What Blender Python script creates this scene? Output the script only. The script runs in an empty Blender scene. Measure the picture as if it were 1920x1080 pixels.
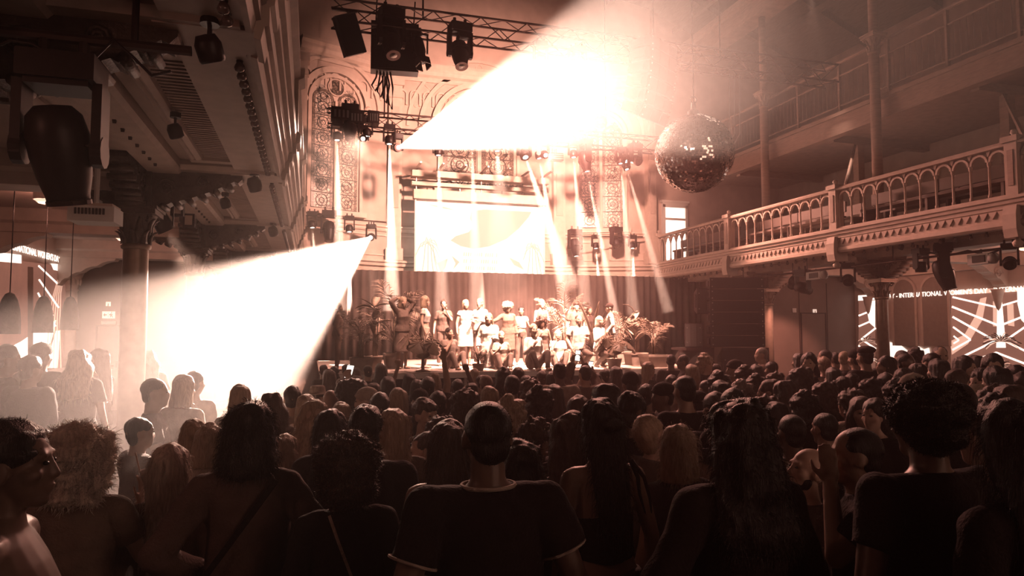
import bpy, bmesh, math, random
import numpy as np
from mathutils import Vector, Matrix, noise as mnoise

PI = math.pi
SC = bpy.context.scene
C = SC.collection

# ---------------------------------------------------------------- camera
F_PX = 1280.0
PITCH = math.atan(78 / 1280)
YAW = math.atan(.2953 * math.cos(PITCH))
CAM_Z = 2.13
cam_data = bpy.data.cameras.new('camera')
cam_data.sensor_width = 36.0
cam_data.lens = 36.0 * F_PX / 1920.0
cam_data.clip_start = .05
cam = bpy.data.objects.new('camera', cam_data)
C.objects.link(cam)
cam.location = (0, 0, CAM_Z)
cam.rotation_euler = (PI / 2 + PITCH, 0, -YAW)
SC.camera = cam
_R = Vector((math.cos(YAW), -math.sin(YAW), 0))
_F = Vector((math.sin(YAW) * math.cos(PITCH), math.cos(YAW) * math.cos(PITCH), math.sin(PITCH)))
_U = _R.cross(_F)


def at(u, v, X=None, Y=None, Z=None):
    """point on the photo ray (u, v) where it meets a plane of the hall"""
    d = _F + _R * ((u - 960) / F_PX) + _U * ((540 - v) / F_PX)
    if X is not None: t = X / d.x
    elif Y is not None: t = Y / d.y
    else: t = (Z - CAM_Z) / d.z
    return Vector((d.x * t, d.y * t, CAM_Z + d.z * t))


# ---------------------------------------------------------------- world: dark hall filled with stage haze
KEY = (1, .60, .45)
WASH = (1, .41, .29)
EMBER = (1, .29, .25)
HAZE = .0065
world = bpy.data.worlds.new('hall_air')
SC.world = world
world.use_nodes = True
wn = world.node_tree
bgn = wn.nodes['Background']
bgn.inputs[0].default_value = (0, 0, 0, 1)
bgn.inputs[1].default_value = 0
vs = wn.nodes.new('ShaderNodeVolumeScatter')
vs.inputs['Color'].default_value = (1, .88, .84, 1)
vs.inputs['Density'].default_value = HAZE
vs.inputs['Anisotropy'].default_value = .65
wn.links.new(vs.outputs[0], wn.nodes['World Output'].inputs['Volume'])

SC.view_settings.view_transform = 'Standard'
SC.view_settings.look = 'None'
SC.view_settings.gamma = 1
SC.view_settings.use_curve_mapping = False
SC.view_settings.exposure = 0.0
cy = SC.cycles
cy.max_bounces = 3
cy.diffuse_bounces = 1
cy.glossy_bounces = 2
cy.transmission_bounces = 4
cy.volume_bounces = 0
cy.sample_clamp_indirect = 4
cy.caustics_reflective = False
cy.caustics_refractive = False
cy.use_denoising = True
cy.use_adaptive_sampling = True
cy.adaptive_threshold = .05


# ---------------------------------------------------------------- materials
def mat(name, col, rough=.7, metal=0, spec=.3, noise=0, scale=8, bump=0, bscale=60, emit=None, estr=0, stretch=None, alpha=None, lights=False):
    m = bpy.data.materials.new(name)
    m.use_nodes = True
    nt = m.node_tree
    b = nt.nodes['Principled BSDF']
    b.inputs['Base Color'].default_value = (*col, 1)
    b.inputs['Roughness'].default_value = rough
    b.inputs['Metallic'].default_value = metal
    b.inputs['Specular IOR Level'].default_value = spec
    if noise or bump:
        tc = nt.nodes.new('ShaderNodeTexCoord')
        mp = nt.nodes.new('ShaderNodeMapping')
        if stretch: mp.inputs['Scale'].default_value = stretch
        nt.links.new(tc.outputs['Object'], mp.inputs['Vector'])
    if noise:
        n = nt.nodes.new('ShaderNodeTexNoise')
        n.inputs['Scale'].default_value = scale
        n.inputs['Detail'].default_value = 5
        nt.links.new(mp.outputs[0], n.inputs['Vector'])
        r = nt.nodes.new('ShaderNodeMapRange')
        r.inputs['From Min'].default_value = .3
        r.inputs['From Max'].default_value = .7
        r.inputs['To Min'].default_value = 1 - noise
        r.inputs['To Max'].default_value = 1 + noise * .6
        nt.links.new(n.outputs['Fac'], r.inputs['Value'])
        mx = nt.nodes.new('ShaderNodeVectorMath')
        mx.operation = 'SCALE'
        mx.inputs[0].default_value = col
        nt.links.new(r.outputs[0], mx.inputs['Scale'])
        nt.links.new(mx.outputs[0], b.inputs['Base Color'])
    if bump:
        n2 = nt.nodes.new('ShaderNodeTexNoise')
        n2.inputs['Scale'].default_value = bscale
        n2.inputs['Detail'].default_value = 3
        nt.links.new(mp.outputs[0], n2.inputs['Vector'])
        bp = nt.nodes.new('ShaderNodeBump')
        bp.inputs['Strength'].default_value = bump
        bp.inputs['Distance'].default_value = .02
        nt.links.new(n2.outputs['Fac'], bp.inputs['Height'])
        nt.links.new(bp.outputs[0], b.inputs['Normal'])
    if emit:
        b.inputs['Emission Color'].default_value = (*emit, 1)
        b.inputs['Emission Strength'].default_value = estr
        if not lights: m.cycles.emission_sampling = 'NONE'
    if alpha is not None:
        b.inputs['Alpha'].default_value = alpha
    return m


M = {}
M['plaster'] = mat('cream_plaster', (.60, .47, .41), .8, noise=.12, scale=2.5, bump=.15, bscale=30)
M['mould'] = mat('painted_moulding', (.66, .53, .46), .55, noise=.1, scale=6)
M['wood'] = mat('painted_wood', (.46, .34, .29), .5, noise=.15, scale=5, stretch=(1, 1, 6))
M['iron'] = mat('bronze_painted_iron', (.30, .22, .18), .38, metal=.4, noise=.15, scale=9)
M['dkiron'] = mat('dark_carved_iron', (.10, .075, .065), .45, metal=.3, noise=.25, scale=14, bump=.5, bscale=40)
M['black'] = mat('black_housing', (.022, .012, .012), .42, noise=.2, scale=20)
M['blackm'] = mat('black_metal', (.04, .024, .023), .35, metal=.6)
M['alu'] = mat('truss_aluminium', (.28, .26, .25), .35, metal=.8, noise=.1)
M['dalu'] = mat('black_truss_tube', (.07, .045, .042), .4, metal=.6)
M['curtain'] = mat('stage_drape', (.10, .075, .068), .9, noise=.2, scale=3)
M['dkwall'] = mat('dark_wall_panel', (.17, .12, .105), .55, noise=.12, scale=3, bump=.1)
M['floor'] = mat('scuffed_floor', (.06, .05, .045), .5, noise=.3, scale=2)
M['stage'] = mat('stage_boards', (.42, .36, .33), .55, noise=.2, scale=4, stretch=(1, 6, 1))
M['ceil'] = mat('dark_roof_boards', (.16, .12, .10), .8, noise=.2, scale=4, stretch=(6, 1, 1))
M['grille'] = mat('speaker_grille', (.035, .03, .03), .6, bump=.6, bscale=300)
M['white'] = mat('white_enamel', (.8, .76, .72), .5)
M['lens'] = mat('lens_glass', (.02, .02, .02), .08, spec=.8)
M['lit'] = mat('lit_lens', (.8, .7, .6), .3, emit=(1, .85, .74), estr=9)
M['bulb'] = mat('bulb_glass', (.16, .11, .10), .06, spec=1.0)
M['bulblit'] = mat('fill_lamp_diffuser', (.8, .7, .6), .3, emit=(1, .7, .5), estr=1.2)
M['leaf'] = mat('palm_leaf', (.20, .15, .12), .45, noise=.3, scale=12)  # leaf tones lightened to stand in for stage haze
M['leaf2'] = mat('pale_leaf', (.34, .27, .22), .5, noise=.3, scale=12)
M['pot'] = mat('plant_pot', (.38, .31, .27), .7, noise=.1)
M['soil'] = mat('potting_soil', (.05, .04, .035), .95)


# a side scene where shapes are evaluated before they are linked into the hall
WORK = bpy.data.scenes.new('workbench')


def evaluated(o):
    WORK.collection.objects.link(o)
    vl = WORK.view_layers[0]
    vl.update()
    me = bpy.data.meshes.new_from_object(o.evaluated_get(vl.depsgraph))
    d = o.data
    bpy.data.objects.remove(o)
    (bpy.data.curves if isinstance(d, bpy.types.Curve) else bpy.data.meshes).remove(d)
    return me


# ---------------------------------------------------------------- mesh builder
class MB:
    def __init__(s): s.v = []; s.f = []; s.mi = []; s.cur = 0

    def add(s, vs, fs):
        o = len(s.v)
        s.v.extend([tuple(p) for p in vs])
        s.f.extend([tuple(i + o for i in f) for f in fs])
        s.mi.extend([s.cur] * len(fs))
        return s

    def box(s, c, d, rot=None):
        hx, hy, hz = d[0] / 2, d[1] / 2, d[2] / 2
        vs = [Vector((x, y, z)) for x in (-hx, hx) for y in (-hy, hy) for z in (-hz, hz)]
        if rot is not None: vs = [rot @ p for p in vs]
        c = Vector(c)
        return s.add([p + c for p in vs], [(0, 1, 3, 2), (4, 6, 7, 5), (0, 4, 5, 1), (2, 3, 7, 6), (0, 2, 6, 4), (1, 5, 7, 3)])

    def bb(s, a, b):
        return s.box([(a[i] + b[i]) / 2 for i in range(3)], [abs(b[i] - a[i]) for i in range(3)])

    def ring(s, pts_list, cap=True, close=True):
        n = len(pts_list[0]); o = []
        for p in pts_list: o.extend(p)
        fs = []
        for k in range(len(pts_list) - 1):
            for i in range(n if close else n - 1):
                j = (i + 1) % n
                fs.append((k * n + i, k * n + j, (k + 1) * n + j, (k + 1) * n + i))
        if cap and close:
            fs.append(tuple(range(n - 1, -1, -1)))
            L = (len(pts_list) - 1) * n
            fs.append(tuple(range(L, L + n)))
        return s.add(o, fs)

    def tube(s, a, b, r, r2=None, n=8):
        a = Vector(a); b = Vector(b); d = (b - a)
        if d.length < 1e-6: return s
        q = d.to_track_quat('Z', 'Y').to_matrix()
        r2 = r if r2 is None else r2
        c = [(math.cos(2 * PI * i / n), math.sin(2 * PI * i / n)) for i in range(n)]
        return s.ring([[a + q @ Vector((x * r, y * r, 0)) for x, y in c], [b + q @ Vector((x * r2, y * r2, 0)) for x, y in c]])

    def path(s, pts, r, n=6):
        pts = [Vector(p) for p in pts]; rings = []
        for i, p in enumerate(pts):
            t = pts[min(i + 1, len(pts) - 1)] - pts[max(i - 1, 0)]
            q = t.to_track_quat('Z', 'Y').to_matrix()
            rr = r[i] if isinstance(r, (list, tuple)) else r
            rings.append([p + q @ Vector((math.cos(2 * PI * k / n) * rr, math.sin(2 * PI * k / n) * rr, 0)) for k in range(n)])
        return s.ring(rings)

    def lathe(s, prof, c=(0, 0, 0), n=20, rot=None):
        c = Vector(c); rings = []
        for r, z in prof:
            ps = [Vector((max(r, 1e-4) * math.cos(2 * PI * i / n), max(r, 1e-4) * math.sin(2 * PI * i / n), z)) for i in range(n)]
            rings.append([(rot @ p if rot is not None else p) + c for p in ps])
        return s.ring(rings)

    def prism(s, poly, fn, a, b):
        """extrude 2D polygon between parameters a, b; fn(x, y, t) -> 3D"""
        n = len(poly)
        return s.ring([[fn(x, y, a) for x, y in poly], [fn(x, y, b) for x, y in poly]])

    def sph(s, c, r, n=12, m=8, rot=None):
        c = Vector(c)
        r = (r, r, r) if not hasattr(r, '__len__') else r
        rings = []
        for k in range(m + 1):
            ph = PI * k / m
            z = -math.cos(ph); q = max(math.sin(ph), 1e-3)
            ps = [Vector((r[0] * q * math.cos(2 * PI * i / n), r[1] * q * math.sin(2 * PI * i / n), r[2] * z)) for i in range(n)]
            rings.append([(rot @ p if rot is not None else p) + c for p in ps])
        return s.ring(rings)

    def arc(s, fn, a0, a1, ri, ro, d0, d1, n=16):
        """flat-section arch: fn(x, z, depth) maps to 3D; angle from +x"""
        rings = []
        for k in range(n + 1):
            a = a0 + (a1 - a0) * k / n
            ca, sa = math.cos(a), math.sin(a)
            rings.append([fn(ri * ca, ri * sa, d0), fn(ro * ca, ro * sa, d0), fn(ro * ca, ro * sa, d1), fn(ri * ca, ri * sa, d1)])
        return s.ring(rings)

    def mesh(s, name, org=(0, 0, 0), smooth=False):
        me = bpy.data.meshes.new(name)
        o = Vector(org)
        me.from_pydata([tuple(Vector(p) - o) for p in s.v], [], s.f)
        if smooth:
            me.polygons.foreach_set('use_smooth', [True] * len(me.polygons))
        me.update()
        return me

    def build(s, name, m, parent=None, smooth=False, world=True, loc=None):
        """world: vertices are in hall coordinates, shifted to the parent's origin"""
        org = Vector((0, 0, 0))
        if parent is not None and world:
            org = Vector(parent['_o'])
        me = s.mesh(name, org, smooth)
        ms = m if isinstance(m, (list, tuple)) else [m]
        for x in ms: me.materials.append(M[x] if isinstance(x, str) else x)
        if len(ms) > 1: me.polygons.foreach_set('material_index', s.mi)
        return link(name, me, parent, loc)


def link(name, data, parent=None, loc=None):
    o = bpy.data.objects.new(name, data)
    C.objects.link(o)
    if parent is not None:
        o.parent = parent
        o['_o'] = parent['_o']
    else:
        o['_o'] = (0.0, 0.0, 0.0)
    if loc is not None: o.location = loc
    return o


def tag(o, label, cat, group=None, kind=None):
    if label: o['label'] = label
    if cat: o['category'] = cat
    if group: o['group'] = group
    if kind: o['kind'] = kind
    return o


def thing(name, label, cat, loc=(0, 0, 0), rz=0, group=None, kind=None, rot=None):
    o = bpy.data.objects.new(name, None)
    o.empty_display_size = .1
    C.objects.link(o)
    o.location = loc
    o.rotation_euler = rot if rot is not None else (0, 0, rz)
    o['_o'] = tuple(float(x) for x in loc)
    return tag(o, label, cat, group, kind)


def struct(name, mb, m, smooth=False, label=None):
    o = mb.build(name, m, None, smooth)
    o['kind'] = 'structure'
    if label: o['label'] = label
    return o


def sthing(name, loc=(0, 0, 0), label=None):
    o = thing(name, label, None, loc)
    o['kind'] = 'structure'
    return o


def spot(name, loc, aim, power, half_deg, col=KEY, blend=.15, radius=.05, parent=None):
    """a lamp inside a fixture; loc / aim in hall coordinates"""
    l = bpy.data.lights.new(name, 'SPOT')
    l.energy = power
    l.color = col
    l.spot_size = math.radians(half_deg * 2)
    l.spot_blend = blend
    l.shadow_soft_size = radius
    o = bpy.data.objects.new(name, l)
    C.objects.link(o)
    d = (Vector(aim) - Vector(loc)).normalized()
    o.location = Vector(loc)
    o.rotation_euler = d.to_track_quat('-Z', 'Y').to_euler()
    if parent is not None:
        o.parent = parent
        o.matrix_parent_inverse = parent.matrix_basis.inverted()
    return o


def haze_shaft(label, a, d, half, L, dens, g=0.0):
    """cone of extra haze in the shape of a beam, added so the beam shows"""
    d = Vector(d).normalized(); a = Vector(a)
    if (dens, g) not in SHAFT:
        m = bpy.data.materials.new('added_beam_haze'); m.use_nodes = True
        nt = m.node_tree; nt.nodes.remove(nt.nodes['Principled BSDF'])
        v = nt.nodes.new('ShaderNodeVolumeScatter')
        v.inputs['Color'].default_value = (1, .9, .86, 1); v.inputs['Density'].default_value = dens; v.inputs['Anisotropy'].default_value = g
        nt.links.new(v.outputs[0], nt.nodes['Material Output'].inputs['Volume'])
        SHAFT[dens, g] = m
    tn = math.tan(math.radians(half))
    R_ = d.to_track_quat('Z', 'Y').to_matrix()
    o = MB().lathe([(.015, .01), (tn * L * 1.08 + .01, L)], a, 18, R_).build('beam_haze_cone', SHAFT[dens, g])  # extra haze shaped as the light cone, added to make the beam visible
    return tag(o, label, 'haze', 'added haze cones', 'stuff')


SHAFT = {}


def point(name, loc, power, col=WASH, radius=.15, parent=None):
    l = bpy.data.lights.new(name, 'POINT')
    l.energy = power
    l.color = col
    l.shadow_soft_size = radius
    o = bpy.data.objects.new(name, l)
    C.objects.link(o)
    o.location = Vector(loc)
    if parent is not None:
        o.parent = parent
        o.matrix_parent_inverse = parent.matrix_basis.inverted()
    return o
# ================================================================ HALL
XL, XR = -5.35, 16.8
XCL, XCR = -1.97, 13.0
GL, GR = -.45, 11.5
COLY = [4.65, 8.85, 13.05, 17.25]
YEND = 17.95
APSE = [Vector((-.5, 21.5, 0)), Vector((2.6, 22.75, 0)), Vector((8.4, 22.75, 0)), Vector((11.5, 21.5, 0))]

# ---- floors
struct('floor', MB().bb((XL, -6, -.2), (XR, 23.5, 0)), 'floor')
struct('floor_left_aisle', MB().bb((XL, -6, 0), (-1.7, YEND, .25)), 'floor')
struct('floor_right_aisle', MB().bb((12.7, -6, 0), (XR, YEND, .25)), 'floor')
struct('floor_rear_step', MB().bb((-1.7, -6, 0), (12.7, 4.0, .16)), 'floor')

# ---- outer walls
struct('wall_left', MB().bb((XL - .3, -6, 0), (XL, 21.8, 12)), 'plaster')
struct('wall_right', MB().bb((XR, -6, 0), (XR + .3, 21.8, 12)), 'plaster')
struct('wall_back', MB().bb((XL - .3, -6.3, 0), (XR + .3, -6, 17)), 'plaster')
# end walls of the aisles, below and above the galleries
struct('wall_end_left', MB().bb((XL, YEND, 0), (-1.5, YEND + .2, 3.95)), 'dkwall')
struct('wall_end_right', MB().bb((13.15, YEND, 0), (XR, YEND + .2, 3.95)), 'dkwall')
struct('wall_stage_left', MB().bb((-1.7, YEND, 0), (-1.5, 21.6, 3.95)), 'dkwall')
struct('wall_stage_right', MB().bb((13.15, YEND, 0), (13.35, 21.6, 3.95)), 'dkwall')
struct('wall_gallery_left', MB().bb((XL, 21.5, 0), (-.5, 21.8, 17)), 'plaster')
struct('wall_gallery_right', MB().bb((11.5, 21.5, 0), (XR, 21.8, 17)), 'plaster')


def apse_frame(i):
    a, b = APSE[i], APSE[i + 1]
    t = (b - a).normalized()
    n = Vector((t.y, -t.x, 0))           # towards the hall
    return a, t, n, (b - a).length


for i, nm in enumerate(('wall_apse_left', 'wall_apse_middle', 'wall_apse_right')):
    a, t, n, L = apse_frame(i)
    fn = lambda x, y, d: a + t * x + n * d + Vector((0, 0, y))
    struct(nm, MB().prism([(0, 0), (L, 0), (L, 17), (0, 17)], fn, 0, -.3), 'plaster')

# ---- roof: two slopes with rafters, purlins and skylights
for nm, x0, z0, x1, z1 in (('ceiling_left_slope', XL - .3, 11.2, 5.5, 16.2), ('ceiling_right_slope', 5.5, 16.2, XR + .3, 11.2)):
    m = MB()
    m.prism([(x0, z0), (x1, z1), (x1, z1 + .25), (x0, z0 + .25)], lambda x, y, t: Vector((x, t, y)), -6.3, 23.2)
    r = struct(nm, m, 'ceil')
    sl = (z1 - z0) / (x1 - x0)
    for k in range(9):
        y = 1.5 + k * 2.6
        rb = MB().prism([(x0, z0 - .22), (x1, z1 - .22), (x1, z1 - .01), (x0, z0 - .01)], lambda x, yy, t: Vector((x, t, yy)), y - .09, y + .09)
        rb.build('rafter', 'ceil', r)
    for k in range(1, 5):
        x = x0 + (x1 - x0) * k / 5
        z = z0 + sl * (x - x0)
        MB().bb((x - .08, -6, z - .36), (x + .08, 23, z - .2)).build('purlin', 'ceil', r)
# skylight in the slope above the stage side
skm = mat('skylight_glass', (.7, .66, .62), .3, emit=(1, .72, .58), estr=.9)
sk = sthing('window_7')
sk['label'] = 'sloping roof skylight with glazing bars above the upper gallery'
sl = (16.2 - 11.2) / (5.5 - XR - .3)
for (xa, xb, ya, yb) in ((11.0, 12.6, 15.4, 18.6), (11.0, 12.6, 11.2, 14.4)):
    zz = lambda x: 16.2 + sl * (x - 5.5)
    n = 5
    for k in range(n):
        y0 = ya + (yb - ya) * k / n; y1 = ya + (yb - ya) * (k + 1) / n
        MB().add([(xa, y0 + .04, zz(xa) - .03), (xb, y0 + .04, zz(xb) - .03), (xb, y1 - .04, zz(xb) - .03), (xa, y1 - .04, zz(xa) - .03)], [(0, 1, 2, 3)]).build('pane', skm, sk)
        MB().prism([(xa, zz(xa) - .1), (xb, zz(xb) - .1), (xb, zz(xb)), (xa, zz(xa))], lambda x, y, t: Vector((x, t, y)), y0 - .04, y0 + .04).build('glazing_bar', 'mould', sk)
    for x in (xa, xb):
        MB().bb((x - .07, ya - .1, zz(x) - .14), (x + .07, yb + .1, zz(x) + .02)).build('skylight_frame', 'mould', sk)

# wall plate beams over the upper columns
for nm, xx, sg in (('trim_1', XCR, 1), ('trim_2', XCL, -1)):
    m = MB().prism([(-.3, 0), (.3, 0), (.3, .5), (.42, .55), (.42, .75), (-.42, .75), (-.42, .55), (-.3, .5)], lambda x, y, t: Vector((xx + x, t, 11.6 + y)), -5.9, 21.45)
    struct(nm, m, 'wood')

# ---- apse trim: cornice, string courses, ledge with teeth, pilasters
apo = sthing('trim_3')
apo['label'] = 'moulded cornice and string courses around the stage apse'
PROF_C = [(0, 0), (.06, 0), (.1, .06), (.1, .14), (.2, .2), (.26, .3), (.26, .38), (.34, .46), (.34, .55), (0, .55)]
PROF_S = [(0, 0), (.05, 0), (.08, .05), (.08, .1), (.14, .14), (.14, .19), (0, .19)]
PROF_L = [(0, 0), (.28, 0), (.3, .1), (.24, .12), (.26, .2), (.36, .24), (.38, .32), (.45, .36), (.45, .42), (0, .42)]
for i in range(3):
    a, t, n, L = apse_frame(i)
    fn = lambda d, z, x: a + t * x + n * d + Vector((0, 0, z))
    MB().prism(PROF_C, lambda d, z, x: fn(d, 10.55 + z, x), 0, L).build('cornice', 'mould', apo)
    MB().prism(PROF_S, lambda d, z, x: fn(d, 5.35 + z, x), 0, L).build('string_course', 'mould', apo)
    MB().prism(PROF_L, lambda d, z, x: fn(d, 3.95 + z, x), 0, L).build('ledge', 'mould', apo)
    m = MB()
    nt = int(L / .16)
    for k in range(nt):
        x = (k + .5) * L / nt
        m.prism([(-.08, 0), (.08, 0), (0, -.13)], lambda p, q, d: fn(d, 4.02 + q, x + p), .31, .35)
    o = m.build('tooth_band', 'mould', apo); o['kind'] = 'stuff'
    m = MB()                                             # scalloped frieze under the cornice
    nt = int(L / .42)
    for k in range(nt):
        x = (k + .5) * L / nt
        m.arc(lambda p, q, d: fn(d, 10.05 + q, x + p), 0, PI, .13, .19, .0, .07, 8)
        m.prism([(.13, -.35), (.19, -.35), (.19, 0), (.13, 0)], lambda p, q, d: fn(d, 10.05 + q, x + p), 0, .07)
        m.prism([(-.19, -.35), (-.13, -.35), (-.13, 0), (-.19, 0)], lambda p, q, d: fn(d, 10.05 + q, x + p), 0, .07)
    o = m.build('arcaded_frieze', 'mould', apo); o['kind'] = 'stuff'
    # square panels between ledge and string course
    npan = 4 if i == 1 else 2
    for k in range(npan):
        x0 = L * k / npan + .15; x1 = L * (k + 1) / npan - .15
        m = MB()
        for (p0, p1, q0, q1) in ((x0, x1, 4.55, 4.6), (x0, x1, 5.2, 5.25), (x0, x0 + .05, 4.55, 5.25), (x1 - .05, x1, 4.55, 5.25)):
            m.prism([(p0, q0), (p1, q0), (p1, q1), (p0, q1)], lambda p, q, d: fn(d, q, p), 0, .04)
        m.build('panel_moulding', 'mould', apo)
# pilasters at the corners of the apse
for k, (p, w) in enumerate(((APSE[0] + Vector((.14, -.05, 0)), .3), (APSE[1], .44), (APSE[2], .44), (APSE[3] + Vector((-.14, -.05, 0)), .3))):
    pl = MB()
    pl.box(p + Vector((0, -.08, 7.4)), (w, .3, 6.2)).box(p + Vector((0, -.1, 4.6)), (w + .12, .38, .4)).box(p + Vector((0, -.1, 10.4)), (w + .12, .4, .25)).box(p + Vector((0, -.1, 9.9)), (w + .06, .36, .1))
    pl.build('pilaster', 'mould', apo)
    for zz in (6.9, 8.8):
        MB().box(p + Vector((0, -.245, zz)), (w * .55, .03, 1.5)).build('pilaster_panel', 'plaster', apo)


# ---- arched stained-glass windows of the apse
def glass_mat(name, s, lo, hi, em):
    m = bpy.data.materials.new(name); m.use_nodes = True
    nt = m.node_tree; b = nt.nodes['Principled BSDF']
    tc = nt.nodes.new('ShaderNodeTexCoord')
    v = nt.nodes.new('ShaderNodeTexVoronoi'); v.feature = 'DISTANCE_TO_EDGE'; v.inputs['Scale'].default_value = s
    v2 = nt.nodes.new('ShaderNodeTexVoronoi'); v2.inputs['Scale'].default_value = s
    r = nt.nodes.new('ShaderNodeMath'); r.operation = 'GREATER_THAN'; r.inputs[1].default_value = .055
    nt.links.new(tc.outputs['Object'], v.inputs['Vector']); nt.links.new(tc.outputs['Object'], v2.inputs['Vector'])
    nt.links.new(v.outputs['Distance'], r.inputs[0])
    bw = nt.nodes.new('ShaderNodeRGBToBW'); nt.links.new(v2.outputs['Color'], bw.inputs[0])
    mr = nt.nodes.new('ShaderNodeMapRange'); mr.inputs['To Min'].default_value = lo; mr.inputs['To Max'].default_value = hi
    nt.links.new(bw.outputs[0], mr.inputs[0])
    mu = nt.nodes.new('ShaderNodeMath'); mu.operation = 'MULTIPLY'
    nt.links.new(mr.outputs[0], mu.inputs[0]); nt.links.new(r.outputs[0], mu.inputs[1])
    vm = nt.nodes.new('ShaderNodeVectorMath'); vm.operation = 'SCALE'; vm.inputs[0].default_value = (1, .70, .55)
    nt.links.new(mu.outputs[0], vm.inputs['Scale'])
    nt.links.new(vm.outputs[0], b.inputs['Base Color'])
    b.inputs['Roughness'].default_value = .3
    nt.links.new(vm.outputs[0], b.inputs['Emission Color']); b.inputs['Emission Strength'].default_value = em
    m.cycles.emission_sampling = 'NONE'
    return m


M['glass'] = glass_mat('stained_glass', 9, .25, .75, .25)
M['glass2'] = glass_mat('stained_border_glass', 16, .08, .35, .1)
M['lead'] = mat('window_lead', (.06, .045, .04), .6)


def arch_window(name, i, xc, z0, half, zs, label):
    """pair of lancets with a rose; x along apse wall i, glass bottom z0, springing zs"""
    a, t, n, L = apse_frame(i)
    P = lambda x, z, d: a + t * (xc + x) + n * d + Vector((0, 0, z))
    w = thing(name, None, None, P(0, z0, 0)); w['kind'] = 'structure'; w['label'] = label
    R = half
    # dark backing stone, outer mouldings
    pts = [(-R, z0), (R, z0)] + [(R * math.cos(k * PI / 20), zs + R * math.sin(k * PI / 20)) for k in range(21)]
    MB().prism(pts, P, 0, .02).build('stone_backing', 'mould', w)
    m = MB(); m.arc(lambda x, z, d: P(x, zs + z, d), 0, PI, R + .16, R + .34, 0, .16, 24)
    m.build('inner_arch_moulding', 'mould', w)
    m = MB(); m.arc(lambda x, z, d: P(x, zs + z, d), 0, PI, R + .62, R + .76, 0, .1, 24)
    m.build('outer_arch_moulding', 'mould', w)
    for s in (-1, 1):
        MB().prism([(s * R, z0), (s * (R + .1), z0), (s * (R + .1), zs), (s * R, zs)], P, 0, .12).build('jamb', 'mould', w)
        MB().sph(P(s * (R + .25), zs - .02, .1), .15, 10, 6).build('label_stop', 'mould', w, True)
    m = MB(); m.arc(lambda x, z, d: P(x, zs + z, d), 0, PI, R, R + .1, 0, .12, 24)
    m.build('arch_reveal', 'mould', w)
    MB().prism([(-R - .22, z0 - .16), (R + .22, z0 - .16), (R + .22, z0), (-R - .22, z0)], P, 0, .2).build('sill', 'mould', w)
    # lancets
    lw = R * .43
    for s in (-1, 1):
        cx = s * R * .5
        zt = zs + R * .08
        # border strips
        for q in (-1, 1):
            MB().prism([(cx + q * lw, z0 + .04), (cx + q * lw * .74, z0 + .04), (cx + q * lw * .74, zt), (cx + q * lw, zt)], P, .02, .045).build('glass_border', 'glass2', w)
        m = MB(); m.arc(lambda x, z, d: P(cx + x, zt + z, d), 0, PI, lw * .74, lw, .02, .045, 14); m.build('glass_border', 'glass2', w)
        nr = max(3, round((zt - z0) / .52))
        for k in range(nr):
            za = z0 + .04 + (zt - z0 - .04) * k / nr; zb = z0 + .04 + (zt - z0 - .04) * (k + 1) / nr
            g = MB().prism([(cx - lw * .74, za), (cx + lw * .74, za), (cx + lw * .74, zb), (cx - lw * .74, zb)], P, .02, .03).build('pane', 'glass', w)
            MB().prism([(cx - lw, za - .012), (cx + lw, za - .012), (cx + lw, za + .012), (cx - lw, za + .012)], P, .03, .055).build('saddle_bar', 'lead', g)
            zc = (za + zb) / 2
            m = MB(); m.arc(lambda x, z, d: P(cx + x, zc + z, d), 0, 2 * PI, lw * .5, lw * .56, .03, .045, 18); m.build('lead_roundel', 'lead', g)
            m = MB(); m.arc(lambda x, z, d: P(cx + x, zc + z, d), 0, 2 * PI, lw * .2, lw * .26, .03, .045, 12); m.build('lead_roundel', 'lead', g)
            m = MB()
            for q in range(4):
                a4 = q * PI / 2 + PI / 4
                m.tube(P(cx + lw * .56 * math.cos(a4), zc + lw * .56 * math.sin(a4), .036), P(cx + lw * .78 * math.cos(a4), zc + lw * .8 * math.sin(a4), .036), .008, n=4)
            o = m.build('lead_lines', 'lead', g); o['kind'] = 'stuff'
        head = [(cx + lw * .74 * math.cos(k * PI / 12), zt + lw * .74 * math.sin(k * PI / 12)) for k in range(13)]
        g = MB().prism(head, P, .02, .03).build('pane', 'glass', w)
        m = MB(); m.arc(lambda x, z, d: P(cx + x, zt + lw * .3 + z, d), 0, 2 * PI, lw * .26, lw * .33, .03, .045, 14); m.build('lead_roundel', 'lead', g)
    # mullion and rose
    MB().prism([(-R * .05, z0), (R * .05, z0), (R * .05, zs + R * .1), (-R * .05, zs + R * .1)], P, .02, .1).build('mullion', 'mould', w)
    rr = R * .3; zc = zs + R * .64
    g = MB().prism([(rr * math.cos(k * PI / 12), zc + rr * math.sin(k * PI / 12)) for k in range(24)], P, .02, .035).build('rose_pane', 'glass2', w)
    m = MB(); m.arc(lambda x, z, d: P(x, zc + z, d), 0, 2 * PI, rr, rr * 1.16, .02, .08, 24); m.build('rose_ring', 'mould', w)
    for k in range(6):
        a6 = k * PI / 3
        m = MB(); m.arc(lambda x, z, d: P(rr * .55 * math.cos(a6) + x, zc + rr * .55 * math.sin(a6) + z, d), 0, 2 * PI, rr * .22, rr * .28, .035, .05, 10)
        m.build('lead_roundel', 'lead', g)
    for s in (-1, 1):
        MB().prism([(s * R * .42, zs + R * .62), (s * R * .62, zs + R * .66), (s * R * .84, zs + R * .34), (s * R * .7, zs + R * .36)], P, .02, .035).build('spandrel_pane', 'glass', w)
    return w


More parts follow.
